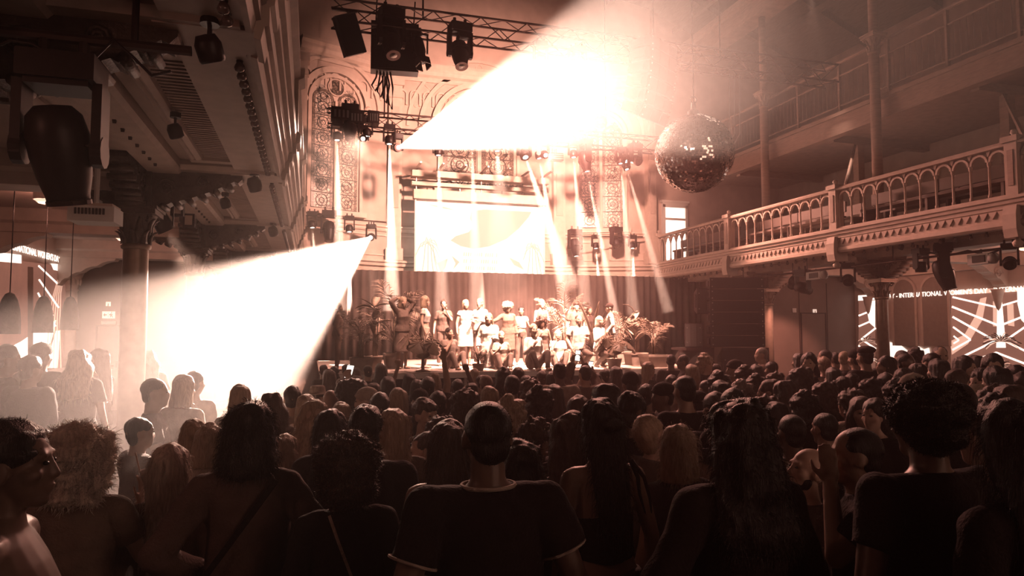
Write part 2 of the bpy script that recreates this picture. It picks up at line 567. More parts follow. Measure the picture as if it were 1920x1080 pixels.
arch_window('window_1', 0, .62 / .92 + .55, 5.86, .82, 9.25, 'tall arched stained-glass window beside the end of the left gallery')
arch_window('window_2', 1, 2.9, 6.95, 1.35, 9.0, 'wide stained-glass window behind the light beam above the stage screen')
arch_window('window_3', 2, 1.55, 5.7, .82, 9.0, 'tall arched stained-glass window beside the right gallery, behind narrow beams')

# blind arch with a carved motto on the middle wall
a, t, n, L = apse_frame(1)
P1 = lambda x, z, d: a + t * x + n * d + Vector((0, 0, z))
bl = thing('carved_inscription', 'arched wall motto in raised capitals above the middle window', 'inscription', P1(2.9, 9.0, 0))
m = MB(); m.arc(lambda x, z, d: P1(2.9 + x, 9.0 + z, d), 0, PI, 2.42, 2.52, 0, .06, 28); m.build('arch_band', 'mould', bl)
m = MB(); m.arc(lambda x, z, d: P1(2.9 + x, 9.0 + z, d), 0, PI, 2.02, 2.07, 0, .04, 28); m.build('arch_band', 'mould', bl)


def text_obj(txt, size, mtx, material, parent, name='lettering', extrude=.01, align='CENTER', bold=0.0):
    c = bpy.data.curves.new(name, 'FONT')
    c.body = txt; c.size = size; c.extrude = extrude; c.align_x = align; c.align_y = 'CENTER'; c.offset = bold
    me = evaluated(bpy.data.objects.new('tmp_text', c))
    me.transform(mtx)
    if parent is not None: me.transform(Matrix.Translation(-Vector(parent['_o'])))
    me.materials.clear(); me.materials.append(M[material] if isinstance(material, str) else material)
    return link(name, me, parent)


MOTTO = 'SOLI DEO GLORIA'
for k, ch in enumerate(MOTTO):
    if ch == ' ': continue
    ang = PI * (.90 - .80 * k / (len(MOTTO) - 1))
    p = P1(2.9 + 2.24 * math.cos(ang), 9.0 + 2.24 * math.sin(ang), .01)
    rm = Matrix((t, Vector((0, 0, 1)), n)).transposed()
    text_obj(ch, .36, Matrix.Translation(p) @ rm.to_4x4() @ Matrix.Rotation(ang - PI / 2, 4, 'Z'), 'mould', bl, 'letter', .02)


# ================================================================ COLUMNS
def column(x, y, z0, ztop, r, label, m='iron', mcap='iron', capz=None, group=None):
    """cast-iron column: base, shaft with astragal, leafy capital with abacus"""
    t = thing('cast_iron_column', label, 'column', (x, y, z0), group=group)
    b = MB().lathe([(r * 1.7, 0), (r * 1.7, .08), (r * 1.35, .12), (r * 1.5, .17), (r * 1.15, .24)], (x, y, z0), 20); b.build('base', m, t, True)
    h = ztop - z0
    sh = MB().lathe([(r * 1.06, .2), (r, h - .62), (r * 1.0, h - .46), (r * .98, h - .42)], (x, y, z0), 24); sh.build('shaft', m, t, True)
    MB().lathe([(r * 1.0, h - .46), (r * 1.16, h - .45), (r * 1.2, h - .425), (r * 1.16, h - .40), (r * 1.0, h - .39)], (x, y, z0), 24).build('astragal', m, t, True)
    cap = MB().lathe([(r * .98, h - .41), (r * 1.05, h - .3), (r * 1.22, h - .17), (r * 1.6, h - .06), (r * 1.62, h - .05)], (x, y, z0), 20)
    cp = cap.build('capital', mcap, t, True)
    for k in range(8):
        an = 2 * PI * k / 8
        lf = MB()
        for tier, (zz, rr, hh) in enumerate(((h - .40, r * 1.02, .17), (h - .26, r * 1.1, .18))):
            aa = an + tier * PI / 8
            c, s_ = math.cos(aa), math.sin(aa)
            rings = []
            for q in range(5):
                tt = q / 4
                rad = rr + r * (.12 + .5 * tt ** 3)
                wd = r * .36 * (1 - .55 * tt)
                zc = z0 + zz + hh * (tt - .35 * max(0, tt - .7))
                pc = Vector((x + c * rad, y + s_ * rad, zc))
                tang = Vector((-s_, c, 0))
                out = Vector((c, s_, 0))
                rings.append([pc - tang * wd - out * .01, pc + out * .012, pc + tang * wd - out * .01, pc - out * .03])
            lf.ring(rings)
        lf.build('acanthus_leaf', mcap, cp, True)
    for k in range(4):
        an = PI / 4 + k * PI / 2
        c, s_ = math.cos(an), math.sin(an)
        v = MB()
        pc = Vector((x + c * r * 1.62, y + s_ * r * 1.62, z0 + h - .1))
        q = Vector((-s_, c, 0))
        pts = [pc + Vector((c, s_, 0)) * (r * .42 * (1 - j / 16)) * math.cos(j * .75) + Vector((0, 0, 1)) * (r * .42 * (1 - j / 16)) * math.sin(j * .75) for j in range(14)]
        v.path(pts, .018, 5)
        v.build('volute', mcap, cp, True)
    ab = MB()
    ab.box((x, y, z0 + h - .03), (r * 3.5, r * 3.5, .06)).box((x, y, z0 + h + .015), (r * 3.8, r * 3.8, .035))
    ab.build('abacus', mcap, t)
    return t


def bracket(x, y, z0, z1, arms, label, m, hw=.09, group=None):
    """scroll bracket over a capital: one curved, scalloped arm per direction (dx, dy, length)"""
    t = thing('scroll_bracket', label, 'bracket', (x, y, z0), group=group)
    MB().box((x, y, (z0 + z1) / 2), (.34, .34, z1 - z0)).build('core_block', m, t)
    for dx, dy, ln in arms:
        prof = []
        N = 22
        for k in range(N + 1):
            s = k / N
            xx = .15 + (ln - .15) * s
            zz = z0 + .02 + (z1 - z0 - .08) * (s ** 1.7)
            zz += .022 * (1 if k % 3 else -1) * (1 if .2 < s < .97 else 0)
            prof.append((xx, zz))
        poly = prof + [(ln, z1), (.15, z1)]
        d = Vector((dx, dy, 0)); q = Vector((-dy, dx, 0))
        fn = lambda a_, b_, w: Vector((x, y, 0)) + d * a_ + q * w + Vector((0, 0, b_))
        arm = MB().prism(poly, fn, -hw, hw).build('arm', m, t)
        # raised scrolls on both faces
        for sd in (-1, 1):
            for (cx, cz, rr) in ((.32, z0 + (z1 - z0) * .55, (z1 - z0) * .24), (ln * .62, z0 + (z1 - z0) * .74, (z1 - z0) * .15)):
                pts = [fn(cx + rr * (1 - j / 20) * math.cos(j * .7), cz + rr * (1 - j / 20) * math.sin(j * .7), sd * (hw + .01)) for j in range(18)]
                MB().path(pts, .016, 5).build('scroll', m, arm, True)
        for k in range(1, 7):
            s = k / 7
            xx = .15 + (ln - .15) * s
            zz = z0 + .02 + (z1 - z0 - .08) * (s ** 1.7)
            MB().tube(fn(xx, zz - .01, -hw - .03), fn(xx, zz - .01, hw + .03), .035, n=8).build('bead', m, arm, True)
    return t


for k, y in enumerate(COLY):
    if k > 0:
        lab = {1: 'wide bronze column standing behind the lit side spotlight', 2: 'column rising through the glare of the low white beam', 3: 'hazy column at the far end of the left gallery'}[k]
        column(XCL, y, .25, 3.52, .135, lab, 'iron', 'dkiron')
    lab = ('dark scroll bracket filling the upper left corner of the picture', 'dark carved bracket over the wide bronze column',
           'scroll bracket over the column in the low beam glare', 'scroll bracket at the far end of the left gallery')[k]
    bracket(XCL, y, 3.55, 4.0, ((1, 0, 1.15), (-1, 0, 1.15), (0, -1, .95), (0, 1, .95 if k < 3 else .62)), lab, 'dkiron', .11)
for k, y in enumerate(COLY):
    if y < 8: continue
    if y > 12:
        column(XCR, y, .25, 3.3, .13, {2: 'bronze column with leafy capital in front of the projected mural', 3: 'pale lit column beside the line array speakers'}[k], 'iron', 'iron')
        bracket(XCR, y, 3.33, 3.82, ((1, 0, .9), (-1, 0, .8), (0, -1, .85), (0, 1, .85 if k < 3 else .62)), {2: 'carved bracket under the right gallery before the projected mural', 3: 'carved bracket under the right gallery beside the speaker array'}[k], 'wood', .11)
    # upper tier of columns
    if y > 12:
        tt = column(XCR, y, 4.45, 9.25, .115, {2: 'slim upper column rising from the gallery near the picture edge', 3: 'slim upper column rising beyond the mirror ball'}[k], 'wood', 'mould')
        MB().lathe([(.1, 9.28), (.1, 11.6)], (XCR, y, 0), 16).build('upper_shaft', 'wood', tt, True)

# ================================================================ RIGHT GALLERY
gal = thing('gallery_right', 'lower gallery on the right with zigzag edge and bulb row', 'gallery', (GR, 13, 3.9))
FAS = [(0, 4.42), (-.06, 4.42), (-.06, 4.37), (-.02, 4.35), (-.02, 4.3), (.02, 4.28), (.02, 4.22), (.06, 4.19), (.06, 4.02), (.02, 4.0), (.02, 3.93), (.06, 3.89), (.14, 3.88), (.2, 3.93), (.3, 3.93), (.3, 4.42)]
GY0, GY1 = 2.5, 21.45
MB().prism(FAS, lambda x, z, y: Vector((GR + x, y, z)), GY0, GY1).build('fascia', 'mould', gal)
MB().bb((GR + .3, GY0, 4.02), (XR, GY1, 4.42)).build('gallery_slab', 'mould', gal)
# longitudinal beam behind the bulb row and cross beams
MB().prism([(0, 0), (.5, 0), (.5, .3), (0, .3), (-.06, .26), (-.06, .2), (0, .16)], lambda x, z, y: Vector((12.5 + x, y, 3.78 + z)), GY0, GY1).build('long_beam', 'mould', gal)
for y in COLY[1:]:
    MB().bb((13.0, y - .2, 3.78), (XR, y + .2, 4.02)).build('cross_beam', 'mould', gal)
MB().bb((XR - .25, GY0, 3.7), (XR, GY1, 4.02)).build('wall_beam', 'mould', gal)
# zigzag teeth
m = MB()
y = 5.0
while y < GY1 - .1:
    m.prism([(-.085, 0), (.085, 0), (0, -.13)], lambda p, q, d: Vector((GR + d, y + p, 4.2 + q)), .03, .062)
    y += .17
o = m.build('zigzag_teeth', 'mould', gal); o['kind'] = 'stuff'
POSTY = [21.3, 17.1, 12.9, 8.7, 4.5]
for py in POSTY:
    MB().prism([(-.05, 3.7), (.3, 3.7), (.3, 4.25), (-.05, 4.25), (-.08, 4.1), (-.08, 3.85)], lambda x, z, y: Vector((GR + x, y, z)), py - .12, py + .12).build('corbel_block', 'mould', gal)
    MB().lathe([(.0, 0), (.07, .02), (.09, .08), (.05, .12), (.03, .16)], (GR + .1, py, 3.54), 10).build('pendant_knob', 'mould', gal, True)
# bulb rows
bm_ = MB().lathe([(.0, -.115), (.028, -.105), (.036, -.08), (.03, -.055), (.016, -.035), (.016, -.03)], (0, 0, 0), 8).mesh('bulb', smooth=True)
bm_.materials.append(M['bulb'])
bs_ = MB().lathe([(.018, -.04), (.022, 0)], (0, 0, 0), 8).mesh('bulb_socket')
bs_.materials.append(M['black'])
for i in range(len(POSTY) - 1):
    for k in range(13):
        yy = POSTY[i] - (k + .5) * 4.2 / 13
        o = link('bulb_socket', bs_, gal, Vector((GR + .42, yy, 3.93)) - Vector(gal['_o']))
        link('bulb', bm_, o, (0, 0, 0))

# balustrade: arcaded railing, one per bay
HB = 5.40
for i in range(len(POSTY) - 1):
    py = POSTY[i]
    pt = thing('gallery_post', {0: 'railing post at the stage end of the right gallery', 1: 'second railing post from the stage on the right gallery', 2: 'third railing post from the stage on the right gallery', 3: 'railing post nearest the picture edge on the right gallery'}[i], 'post', (GR + .12, py, 4.42))
    MB().bb((GR + .01, py - .11, 4.42), (GR + .23, py + .11, 5.36)).build('post_shaft', 'mould', pt)
    MB().bb((GR - .005, py - .05, 4.6), (GR + .01, py + .05, 5.22)).build('post_panel', 'wood', pt)
    MB().box((GR + .12, py, 5.41), (.3, .3, .1)).build('post_cap', 'mould', pt)
    MB().lathe([(.03, 5.46), (.03, 5.49), (.06, 5.53), (.05, 5.58), (.0, 5.6)], (GR + .12, py, 0), 10).build('finial', 'mould', pt, True)
    ny = POSTY[i + 1]
    bt = thing('gallery_balustrade', {0: 'arcaded railing section nearest the stage, lit bright', 1: 'arcaded railing section with eleven arches in the middle of the right gallery', 2: 'largest arcaded railing section running towards the picture edge', 3: 'arcaded railing section cut off by the picture edge'}[i], 'railing', (GR + .12, (py + ny) / 2, 4.42))
    y0, y1 = ny + .11, py - .11
    MB().prism([(-.06, 0), (.06, 0), (.06, .05), (-.06, .05)], lambda x, z, y: Vector((GR + .12 + x, y, 4.42 + z)), y0, y1).build('bottom_rail', 'mould', bt)
    MB().prism([(-.09, 0), (.09, 0), (.1, .04), (.06, .085), (-.06, .085), (-.1, .04)], lambda x, z, y: Vector((GR + .12 + x, y, 5.32 + z)), y0, y1).build('top_rail', 'mould', bt)
    N = 11
    w = (y1 - y0) / N
    for k in range(N + 1):
        yy = y0 + k * w
        b = MB().lathe([(.034, 4.47), (.034, 4.52), (.022, 4.54), (.019, 5.04), (.03, 5.06), (.036, 5.1), (.03, 5.12)], (GR + .12, yy, 0), 8)
        b.build('baluster', 'mould', bt, True)
    for k in range(N):
        yc = y0 + (k + .5) * w
        m = MB(); m.arc(lambda p, q, d: Vector((GR + .12 + d, yc + p, 5.12 + q)), 0, PI, w / 2 - .045, w / 2 - .005, -.03, .03, 10)
        m.build('arch', 'mould', bt)
    for k in range(1, N):
        yc = y0 + k * w
        MB().prism([(-.05, 5.33), (.05, 5.33), (0, 5.22)], lambda p, q, d: Vector((GR + .12 + d, yc + p, q)), -.02, .02).build('spandrel', 'mould', bt)

# ---- furniture standing in the gallery: rows of benches
for i, (yy, ln) in enumerate(((19.2, 3.4), (15.0, 3.4), (10.8, 3.4))):
    for r_ in range(2):
        xx = 12.1 + r_ * .55
        bn = thing('gallery_bench', ('front', 'second')[r_] + ' row bench behind the ' + ('bright stage-end', 'eleven-arch', 'largest')[i] + ' section of railing', 'bench', (xx, yy, 4.42))
        MB().bb((xx - .17, yy - ln / 2, 4.80), (xx + .17, yy + ln / 2, 4.85)).build('seat', 'dkwall', bn)
        MB().bb((xx + .15, yy - ln / 2, 4.95), (xx + .19, yy + ln / 2, 5.2)).build('backrest', 'dkwall', bn)
        for q in (-1, 0, 1):
            MB().bb((xx - .15, yy + q * (ln / 2 - .1) - .03, 4.42), (xx + .18, yy + q * (ln / 2 - .1) + .03, 4.8)).build('leg', 'dkwall', bn)
            MB().bb((xx + .14, yy + q * (ln / 2 - .1) - .03, 4.8), (xx + .18, yy + q * (ln / 2 - .1) + .03, 5.2)).build('back_support', 'dkwall', bn)

# lit doorway at the end of the right gallery
dr = thing('door_1', 'bright lit doorway at the stage end of the right gallery', None, (12.35, 21.45, 4.42)); dr['kind'] = 'structure'
M['doorlit'] = mat('lit_door_glass', (.9, .85, .8), .4, emit=(1, .76, .62), estr=2.2)
MB().bb((11.95, 21.44, 4.42), (12.75, 21.47, 6.45)).build('glass_panel', 'doorlit', dr)
for (a_, b_) in (((11.85, 21.38, 4.42), (11.95, 21.5, 6.55)), ((12.75, 21.38, 4.42), (12.85, 21.5, 6.55)), ((11.85, 21.38, 6.45), (12.85, 21.5, 6.62)), ((11.8, 21.36, 6.62), (12.9, 21.5, 6.7))):
    MB().bb(a_, b_).build('door_frame', 'white', dr)
MB().bb((11.95, 21.4, 6.0), (12.75, 21.45, 6.08)).build('transom', 'white', dr)

# ================================================================ UPPER RIGHT GALLERY
ug = thing('gallery_upper', 'dim upper gallery with deep plain edge and iron railing', 'gallery', (13.4, 13, 7.2))
MB().bb((13.25, 2.5, 7.26), (13.5, GY1, 7.8)).build('fascia', 'wood', ug)
MB().bb((13.2, 2.5, 7.74), (13.5, GY1, 7.84)).build('fascia_moulding', 'wood', ug)
MB().bb((13.5, 2.5, 7.4), (XR, GY1, 7.75)).build('gallery_slab', 'wood', ug)
for y in (6.7, 10.9, 15.1, 19.3):
    MB().bb((13.5, y - .1, 7.2), (XR, y + .1, 7.4)).build('joist', 'wood', ug)
ur = thing('iron_railing', 'thin double-bar iron railing on the upper gallery', 'railing', (13.4, 13, 7.84))
for z, rr in ((9.22, .045), (8.86, .025), (8.05, .025)):
    MB().tube((13.38, 2.5, z), (13.38, GY1, z), rr, n=8).build('rail', 'wood', ur)
y = 5.0; k = 0
while y < 21.4:
    if k % 10 == 0: MB().bb((13.34, y - .03, 7.84), (13.42, y + .03, 9.22)).build('railing_post', 'wood', ur)
    else: MB().tube((13.38, y, 8.05), (13.38, y, 8.86), .011, n=4).build('bar', 'wood', ur)
    y += .16; k += 1
# diagonal braces and posts of the balcony level
for y in (15.1, 10.9):
    br = thing('roof_brace', 'diagonal timber brace leaning from the gallery rail to the upper gallery' if y > 12 else 'dark diagonal brace under the upper gallery near the picture edge', 'brace', (14.4, y, 4.42))
    MB().bb((14.3, y - .1, 4.42), (14.5, y + .1, 7.2)).build('post', 'wood', br)
    MB().tube((12.0, y - 2.1, 5.5), (14.3, y, 7.2), .04, n=6).build('diagonal', 'wood', br)

# ================================================================ LEFT GALLERY (underside seen from below)
gl = thing('gallery_left', 'left gallery with panelled underside and a row of round bulbs', 'gallery', (GL, 9, 4.0))
FL = [(-.9, 4.02), (-.42, 4.02), (-.42, 3.98), (-.38, 3.97), (-.36, 4.06), (-.33, 4.07), (-.33, 4.16), (-.30, 4.18), (-.29, 4.27), (-.25, 4.29), (-.25, 4.4), (-.21, 4.42), (-.20, 4.52), (-.24, 4.56), (-.24, 5.2), (-.17, 5.24), (-.17, 5.36), (-.9, 5.36)]
for i, (ya, yb) in enumerate(((-1, 4.45), (4.85, 8.65), (9.05, 12.85), (13.25, 17.05), (17.45, 21.4))):
    MB().prism(FL, lambda x, z, y: Vector((x, y, z)), ya, yb).build('fascia', 'mould', gl)
for y in [.45] + COLY:
    pf = [(x + .05, z - (.03 if z < 4.1 else 0)) for x, z in FL]
    pf[0] = (-.95, 3.98); pf[-1] = (-.95, 5.36)
    MB().prism(pf, lambda x, z, yy: Vector((x, yy, z)), y - .2, y + .2).build('fascia_pier', 'mould', gl)
MB().bb((XL, -1, 4.1), (-.85, 21.4, 4.42)).build('gallery_slab', 'plaster', gl)
MB().prism([(-1.84, 3.96), (-1.52, 3.96), (-1.48, 4.0), (-1.48, 4.12), (-2.46, 4.12), (-2.46, 4.0), (-2.4, 3.96), (-2.1, 3.96), (-2.1, 4.0), (-1.84, 4.0)], lambda x, z, y: Vector((x, y, z)), -1, 21.4).build('long_beam', 'mould', gl)
gdm = MB()
for y in COLY + [.45]:
    MB().prism([(-.24, 3.99), (.24, 3.99), (.3, 4.04), (.3, 4.12), (-.3, 4.12), (-.3, 4.04)], lambda p, z, x: Vector((x, y + p, z)), -2.4, -.45).build('cross_beam', 'mould', gl)
    # aisle side: deep beam with corbel on the wall
    MB().prism([(-.22, 3.72), (.22, 3.72), (.22, 3.86), (.3, 3.9), (.3, 4.1), (-.3, 4.1), (-.3, 3.9), (-.22, 3.86)], lambda p, z, x: Vector((x, y + p, z)), XL, -2.2).build('aisle_beam', 'mould', gl)
    poly = [(0, 3.72), (1.15, 3.72)]
    for q in range(15):
        s = 1 - q / 14
        poly.append((1.1 * s ** 1.6 + .02, 3.70 - .62 * (1 - s) - (.03 if q % 3 == 0 else 0)))
    poly.append((0, 3.05))
    MB().prism(poly, lambda x, z, d: Vector((XL + x, y + d, z)), -.16, .16).build('wall_corbel', 'mould', gl)
for bay, (ya, yb) in enumerate(((.75, 4.4), (4.95, 8.55), (9.15, 12.75), (13.35, 16.95))):
    # ridges framing the corrugated panel
    for (xa, xb) in ((-1.34, -1.19), (-.84, -.70)):
        MB().prism([(xa, 4.1), (xa, 4.05), (xa + .03, 4.03), (xa + .05, 4.05), (xa + .08, 4.03), (xb - .02, 4.05), (xb, 4.1)], lambda x, z, y: Vector((x, y, z)), ya + .25, yb - .25).build('panel_ridge', 'mould', gl)
    for (y0, y1) in ((ya + .12, ya + .25), (yb - .25, yb - .12)):
        MB().bb((-1.34, y0, 4.04), (-.70, y1, 4.1)).build('panel_ridge', 'mould', gl)
    m = MB(); y = ya + .3
    while y < yb - .3:
        m.bb((-1.18, y, 4.06), (-.86, y + .035, 4.1)); y += .075
    o = m.build('corrugated_panel', 'plaster', gl); o['kind'] = 'stuff'
    # small studs along the long beam
    for k in range(12):
        yy = ya + .3 + k * (yb - ya - .6) / 11
        MB().prism([(-.02, 3.96), (.02, 3.96), (0, 3.93)], lambda p, z, x: Vector((x, yy + p, z)), -1.69, -1.66).build('stud', 'dkiron', gl)
    MB().prism([(-.64, 4.1), (-.64, 4.07), (-.61, 4.06), (-.61, 4.1)], lambda x, z, y: Vector((x, y, z)), ya, yb).build('panel_ridge', 'mould', gl)
    for k in range(21):
        yy = ya + .1 + k * (yb - ya - .2) / 20
        o = link('bulb_socket', bs_, gl, Vector((-.51, yy, 4.04)) - Vector(gl['_o'])); o.scale = (1.2, 1.2, .9)
        b = link('bulb', bm_, o, (0, 0, 0)); b.scale = (.85, .85, 1.0)
MB().bb((-.56, -1, 4.03), (-.46, 21.4, 4.1)).build('bulb_rail', 'wood', gl)
# ================================================================ STAGE
SZ = 1.21
SY0, SX0, SX1 = 14.55, .2, 9.35
st = thing('stage_platform', 'raised stage deck with pale boards and braced front', 'stage', ((SX0 + SX1) / 2, SY0, 0))
nb = 22
for k in range(nb):
    y0 = SY0 + (21.2 - SY0) * k / nb; y1 = SY0 + (21.2 - SY0) * (k + 1) / nb
    MB().bb((SX0, y0 + .006, SZ - .05), (SX1, y1 - .006, SZ)).build('deck_board', 'stage', st)
MB().bb((SX0, SY0 - .02, SZ - .12), (SX1, SY0, SZ - .01)).build('front_edge', 'white', st)
MB().bb((SX0, SY0 + .25, 0), (SX1, SY0 + .3, SZ - .06)).build('front_skirt', 'black', st)
for k in range(10):
    x0 = SX0 + (SX1 - SX0) * k / 9
    MB().bb((x0 - .03, SY0 + .03, 0), (x0 + .03, SY0 + .09, SZ - .06)).build('leg', 'alu', st)
    if k < 9:
        x1 = SX0 + (SX1 - SX0) * (k + 1) / 9
        MB().tube((x0, SY0 + .06, .1), (x1, SY0 + .06, SZ - .15), .015, n=6).build('cross_brace', 'alu', st)
        MB().tube((x1, SY0 + .06, .1), (x0, SY0 + .06, SZ - .15), .015, n=6).build('cross_brace', 'alu', st)

# drape behind the stage
cu = MB(); top = []; N = 240
for (zz) in (SZ + .01, 3.93):
    top.append([Vector((-1.4 + 14.5 * k / N, 20.95 + .07 * math.sin(k * 1.55) + .03 * math.sin(k * .37), zz)) for k in range(N + 1)])
cu.ring(top, cap=False, close=False)
o = cu.build('stage_curtain', 'curtain', None, True)
tag(o, 'long dark pleated drape hanging behind the stage', 'curtain')
sm_ = o.modifiers.new('thick', 'SOLIDIFY'); sm_.thickness = .02

# ---- projection screen above the stage
sx0, sx1, sy, szb, szt = 3.2, 7.52, 21.75, 3.78, 6.27
M['screen'] = mat('screen_surface', (.25, .2, .18), .6, emit=(1, .80, .68), estr=1.3, lights=True)
M['screen_mid'] = mat('screen_graphic_tint', (.2, .14, .12), .6, emit=(1, .62, .46), estr=.9)
M['screen_lo'] = mat('screen_graphic_line', (.2, .14, .12), .6, emit=(1, .66, .50), estr=1.0)
ss = thing('projection_screen', 'large glowing white projection screen over the stage', 'screen', ((sx0 + sx1) / 2, sy, szb))
MB().bb((sx0, sy, szb), (sx1, sy + .03, szt)).build('screen_surface', 'screen', ss)
for a_, b_ in (((sx0 - .05, sy - .01, szb - .04), (sx0, sy + .05, szt + .05)), ((sx1, sy - .01, szb - .04), (sx1 + .05, sy + .05, szt + .05)), ((sx0 - .05, sy - .01, szb - .05), (sx1 + .05, sy + .05, szb))):
    MB().bb(a_, b_).build('frame', 'white', ss)
S = lambda u, v, d: Vector((sx0 + (sx1 - sx0) * u, sy - d, szb + (szt - szb) * v))
g = [(.42, .90), (.52, .93), (.9, .93), (.88, .86), (.80, .70), (.70, .55), (.56, .44), (.44, .40), (.34, .43), (.26, .5), (.30, .56), (.40, .62), (.44, .70), (.41, .8)]
MB().prism(g, S, .004, .008).build('screen_picture', 'screen_mid', ss)
for (pts) in ([(.16, .2), (.24, .26), (.22, .14), (.19, .06)], [(.27, .3), (.33, .22), (.28, .12), (.3, .2)], [(.72, .3), (.8, .24), (.84, .14), (.76, .2)], [(.3, .06), (.36, .1), (.34, .02), (.3, .02)], [(.08, .96), (.2, .94), (.3, .9), (.2, .92)]):
    MB().prism(pts, S, .004, .008).build('screen_picture', 'screen_mid', ss)
rng = random.Random(5)
for cx in (.09, .91):
    for k in range(9):
        an = -.4 + PI * 1.25 * k / 8 - .3
        ln = rng.uniform(.07, .1)
        pts = [S(cx + ln * math.cos(an) * t_, .45 + (ln * 2 * math.sin(an) - .16 * t_ * t_) * t_, .01) for t_ in (0, .33, .66, 1)]
        MB().path(pts, .012, 4).build('screen_picture', 'screen_lo', ss)
    for q in (-.02, .0, .02, .035):
        MB().path([S(cx + q, .44, .01), S(cx + q * 1.4, .25, .01), S(cx + q * 2.2, .05, .01)], .012, 4).build('screen_picture', 'screen_lo', ss)
for r_ in range(3):
    for k in range(16):
        if (k * 7 + r_) % 5 == 0: continue
        MB().prism([(.36 + k * .017, .12 + r_ * .09), (.368 + k * .017, .12 + r_ * .09), (.371 + k * .017, .17 + r_ * .09), (.363 + k * .017, .17 + r_ * .09)], S, .004, .009).build('screen_picture', 'screen_lo', ss)
hs = thing('screen_housing', 'long pale roller housing fixed above the projection screen', 'housing', (5.36, 21.8, szt))
MB().bb((sx0 - .1, 21.62, szt + .06), (sx1 + .12, 21.9, szt + .36)).build('roller_case', 'mould', hs)
MB().bb((sx0 - .16, 21.66, szt + .5), (sx1 + .16, 21.9, szt + .62)).build('lower_rail', 'mould', hs)
MB().bb((sx0 - .16, 21.6, szt + .78), (sx1 + .16, 22.0, szt + .98)).build('upper_rail', 'mould', hs)
for k in range(7):
    x = sx0 + (sx1 - sx0) * k / 6
    MB().tube((x, 21.8, szt + .3), (x, 21.8, szt + .8), .02, n=6).build('hanger', 'alu', hs)
    MB().box((x, 21.8, szt + 1.05), (.06, 1.9, .05)).build('wall_arm', 'alu', hs)


# ================================================================ TRUSSES
def truss(name, a, b, size, label, m='dalu', step=.5):
    a = Vector(a); b = Vector(b); d = (b - a).normalized(); L = (b - a).length
    q = Vector((-d.y, d.x, 0)).normalized(); h = size / 2
    t = thing(name, label, 'truss', a)
    ends = [(-h, -h), (h, -h), (h, h), (-h, h)]
    P = lambda s, c: a + d * s + q * c[0] + Vector((0, 0, c[1]))
    for c in ends: MB().tube(P(0, c), P(L, c), .027, n=8).build('chord', m, t)
    n = int(L / step)
    for k in range(n):
        s0, s1 = L * k / n, L * (k + 1) / n
        for f_ in range(4):
            c0, c1 = ends[f_], ends[(f_ + 1) % 4]
            if k % 2: c0, c1 = c1, c0
            MB().tube(P(s0, c0), P(s1, c1), .012, n=5).build('brace', m, t)
    return t


TRY, TRZ = 19.0, 7.9
truss('stage_truss', (.35, TRY, TRZ), (10.3, TRY, TRZ), .42, 'low truss across the stage carrying the row of lit lamps', 'dalu', .55)
truss('front_truss', (.3, 14, 8.55), (12.6, 14, 8.55), .44, 'high dark truss over the hall carrying large unlit moving heads', 'dalu', .5)
truss('roof_truss', (6.4, 11.5, 9.75), (8.9, 11.5, 9.75), .5, 'short truss below the roof skylight', 'alu', .5)
for (x, y, z) in ((1.9, TRY + .21, TRZ + .21), (8.7, TRY + .21, TRZ + .21), (2.2, 14.22, 8.77), (9.5, 14.22, 8.77)):
    ch = MB().tube((x, y, z), (x, y, 11.2 + (x + 5.65) * .4484 if x < 5.5 else 16.2 - (x - 5.5) * .431), .02, n=6)
    tag(ch.build('hoist_chain', 'blackm'), 'hoist chain holding the ' + ('low stage truss' if y > 15 else 'high dark truss') + (' near the stained-glass window' if x < 3 else ' beyond the mirror ball'), 'chain')
# bundle of cables looping down from the dark panel
for k in range(4):
    p0 = at(740, 92, Y=14.4) + Vector((-.3 + k * .07, 0, -.5)); p1 = p0 + Vector((-.1 + .05 * k, .02, -.45 - .12 * k))
    tag(MB().path([p0, p0 + Vector((.06, 0, -.2 - .05 * k)), p1, p1 + Vector((-.07, 0, .12)), p0 + Vector((-.08, 0, -.15)), p0 + Vector((-.06, 0, .02))], .02, 5).build('hanging_cable_loop', 'black', None, True),
        ('first', 'second', 'third', 'fourth')[k] + ' black cable loop hanging under the dark hung panel', 'cable', 'cable loops')
for k in range(3):
    xx = 9.6 + k * .14
    tag(MB().path([(xx, 14, 8.3), (xx - .3, 13.6, 6.7), (xx - 1.0, 13.2, 5.9)], .014, 5).build('hanging_cable', 'white', None, True), ('thin', 'middle', 'outer')[k] + ' pale cable hanging beside the mirror ball', 'cable', 'cables by the ball')


# ================================================================ LIGHT FIXTURES
def aim_rot(d):
    return Vector(d).normalized().to_track_quat('Z', 'Y').to_matrix()


LENSM = {}


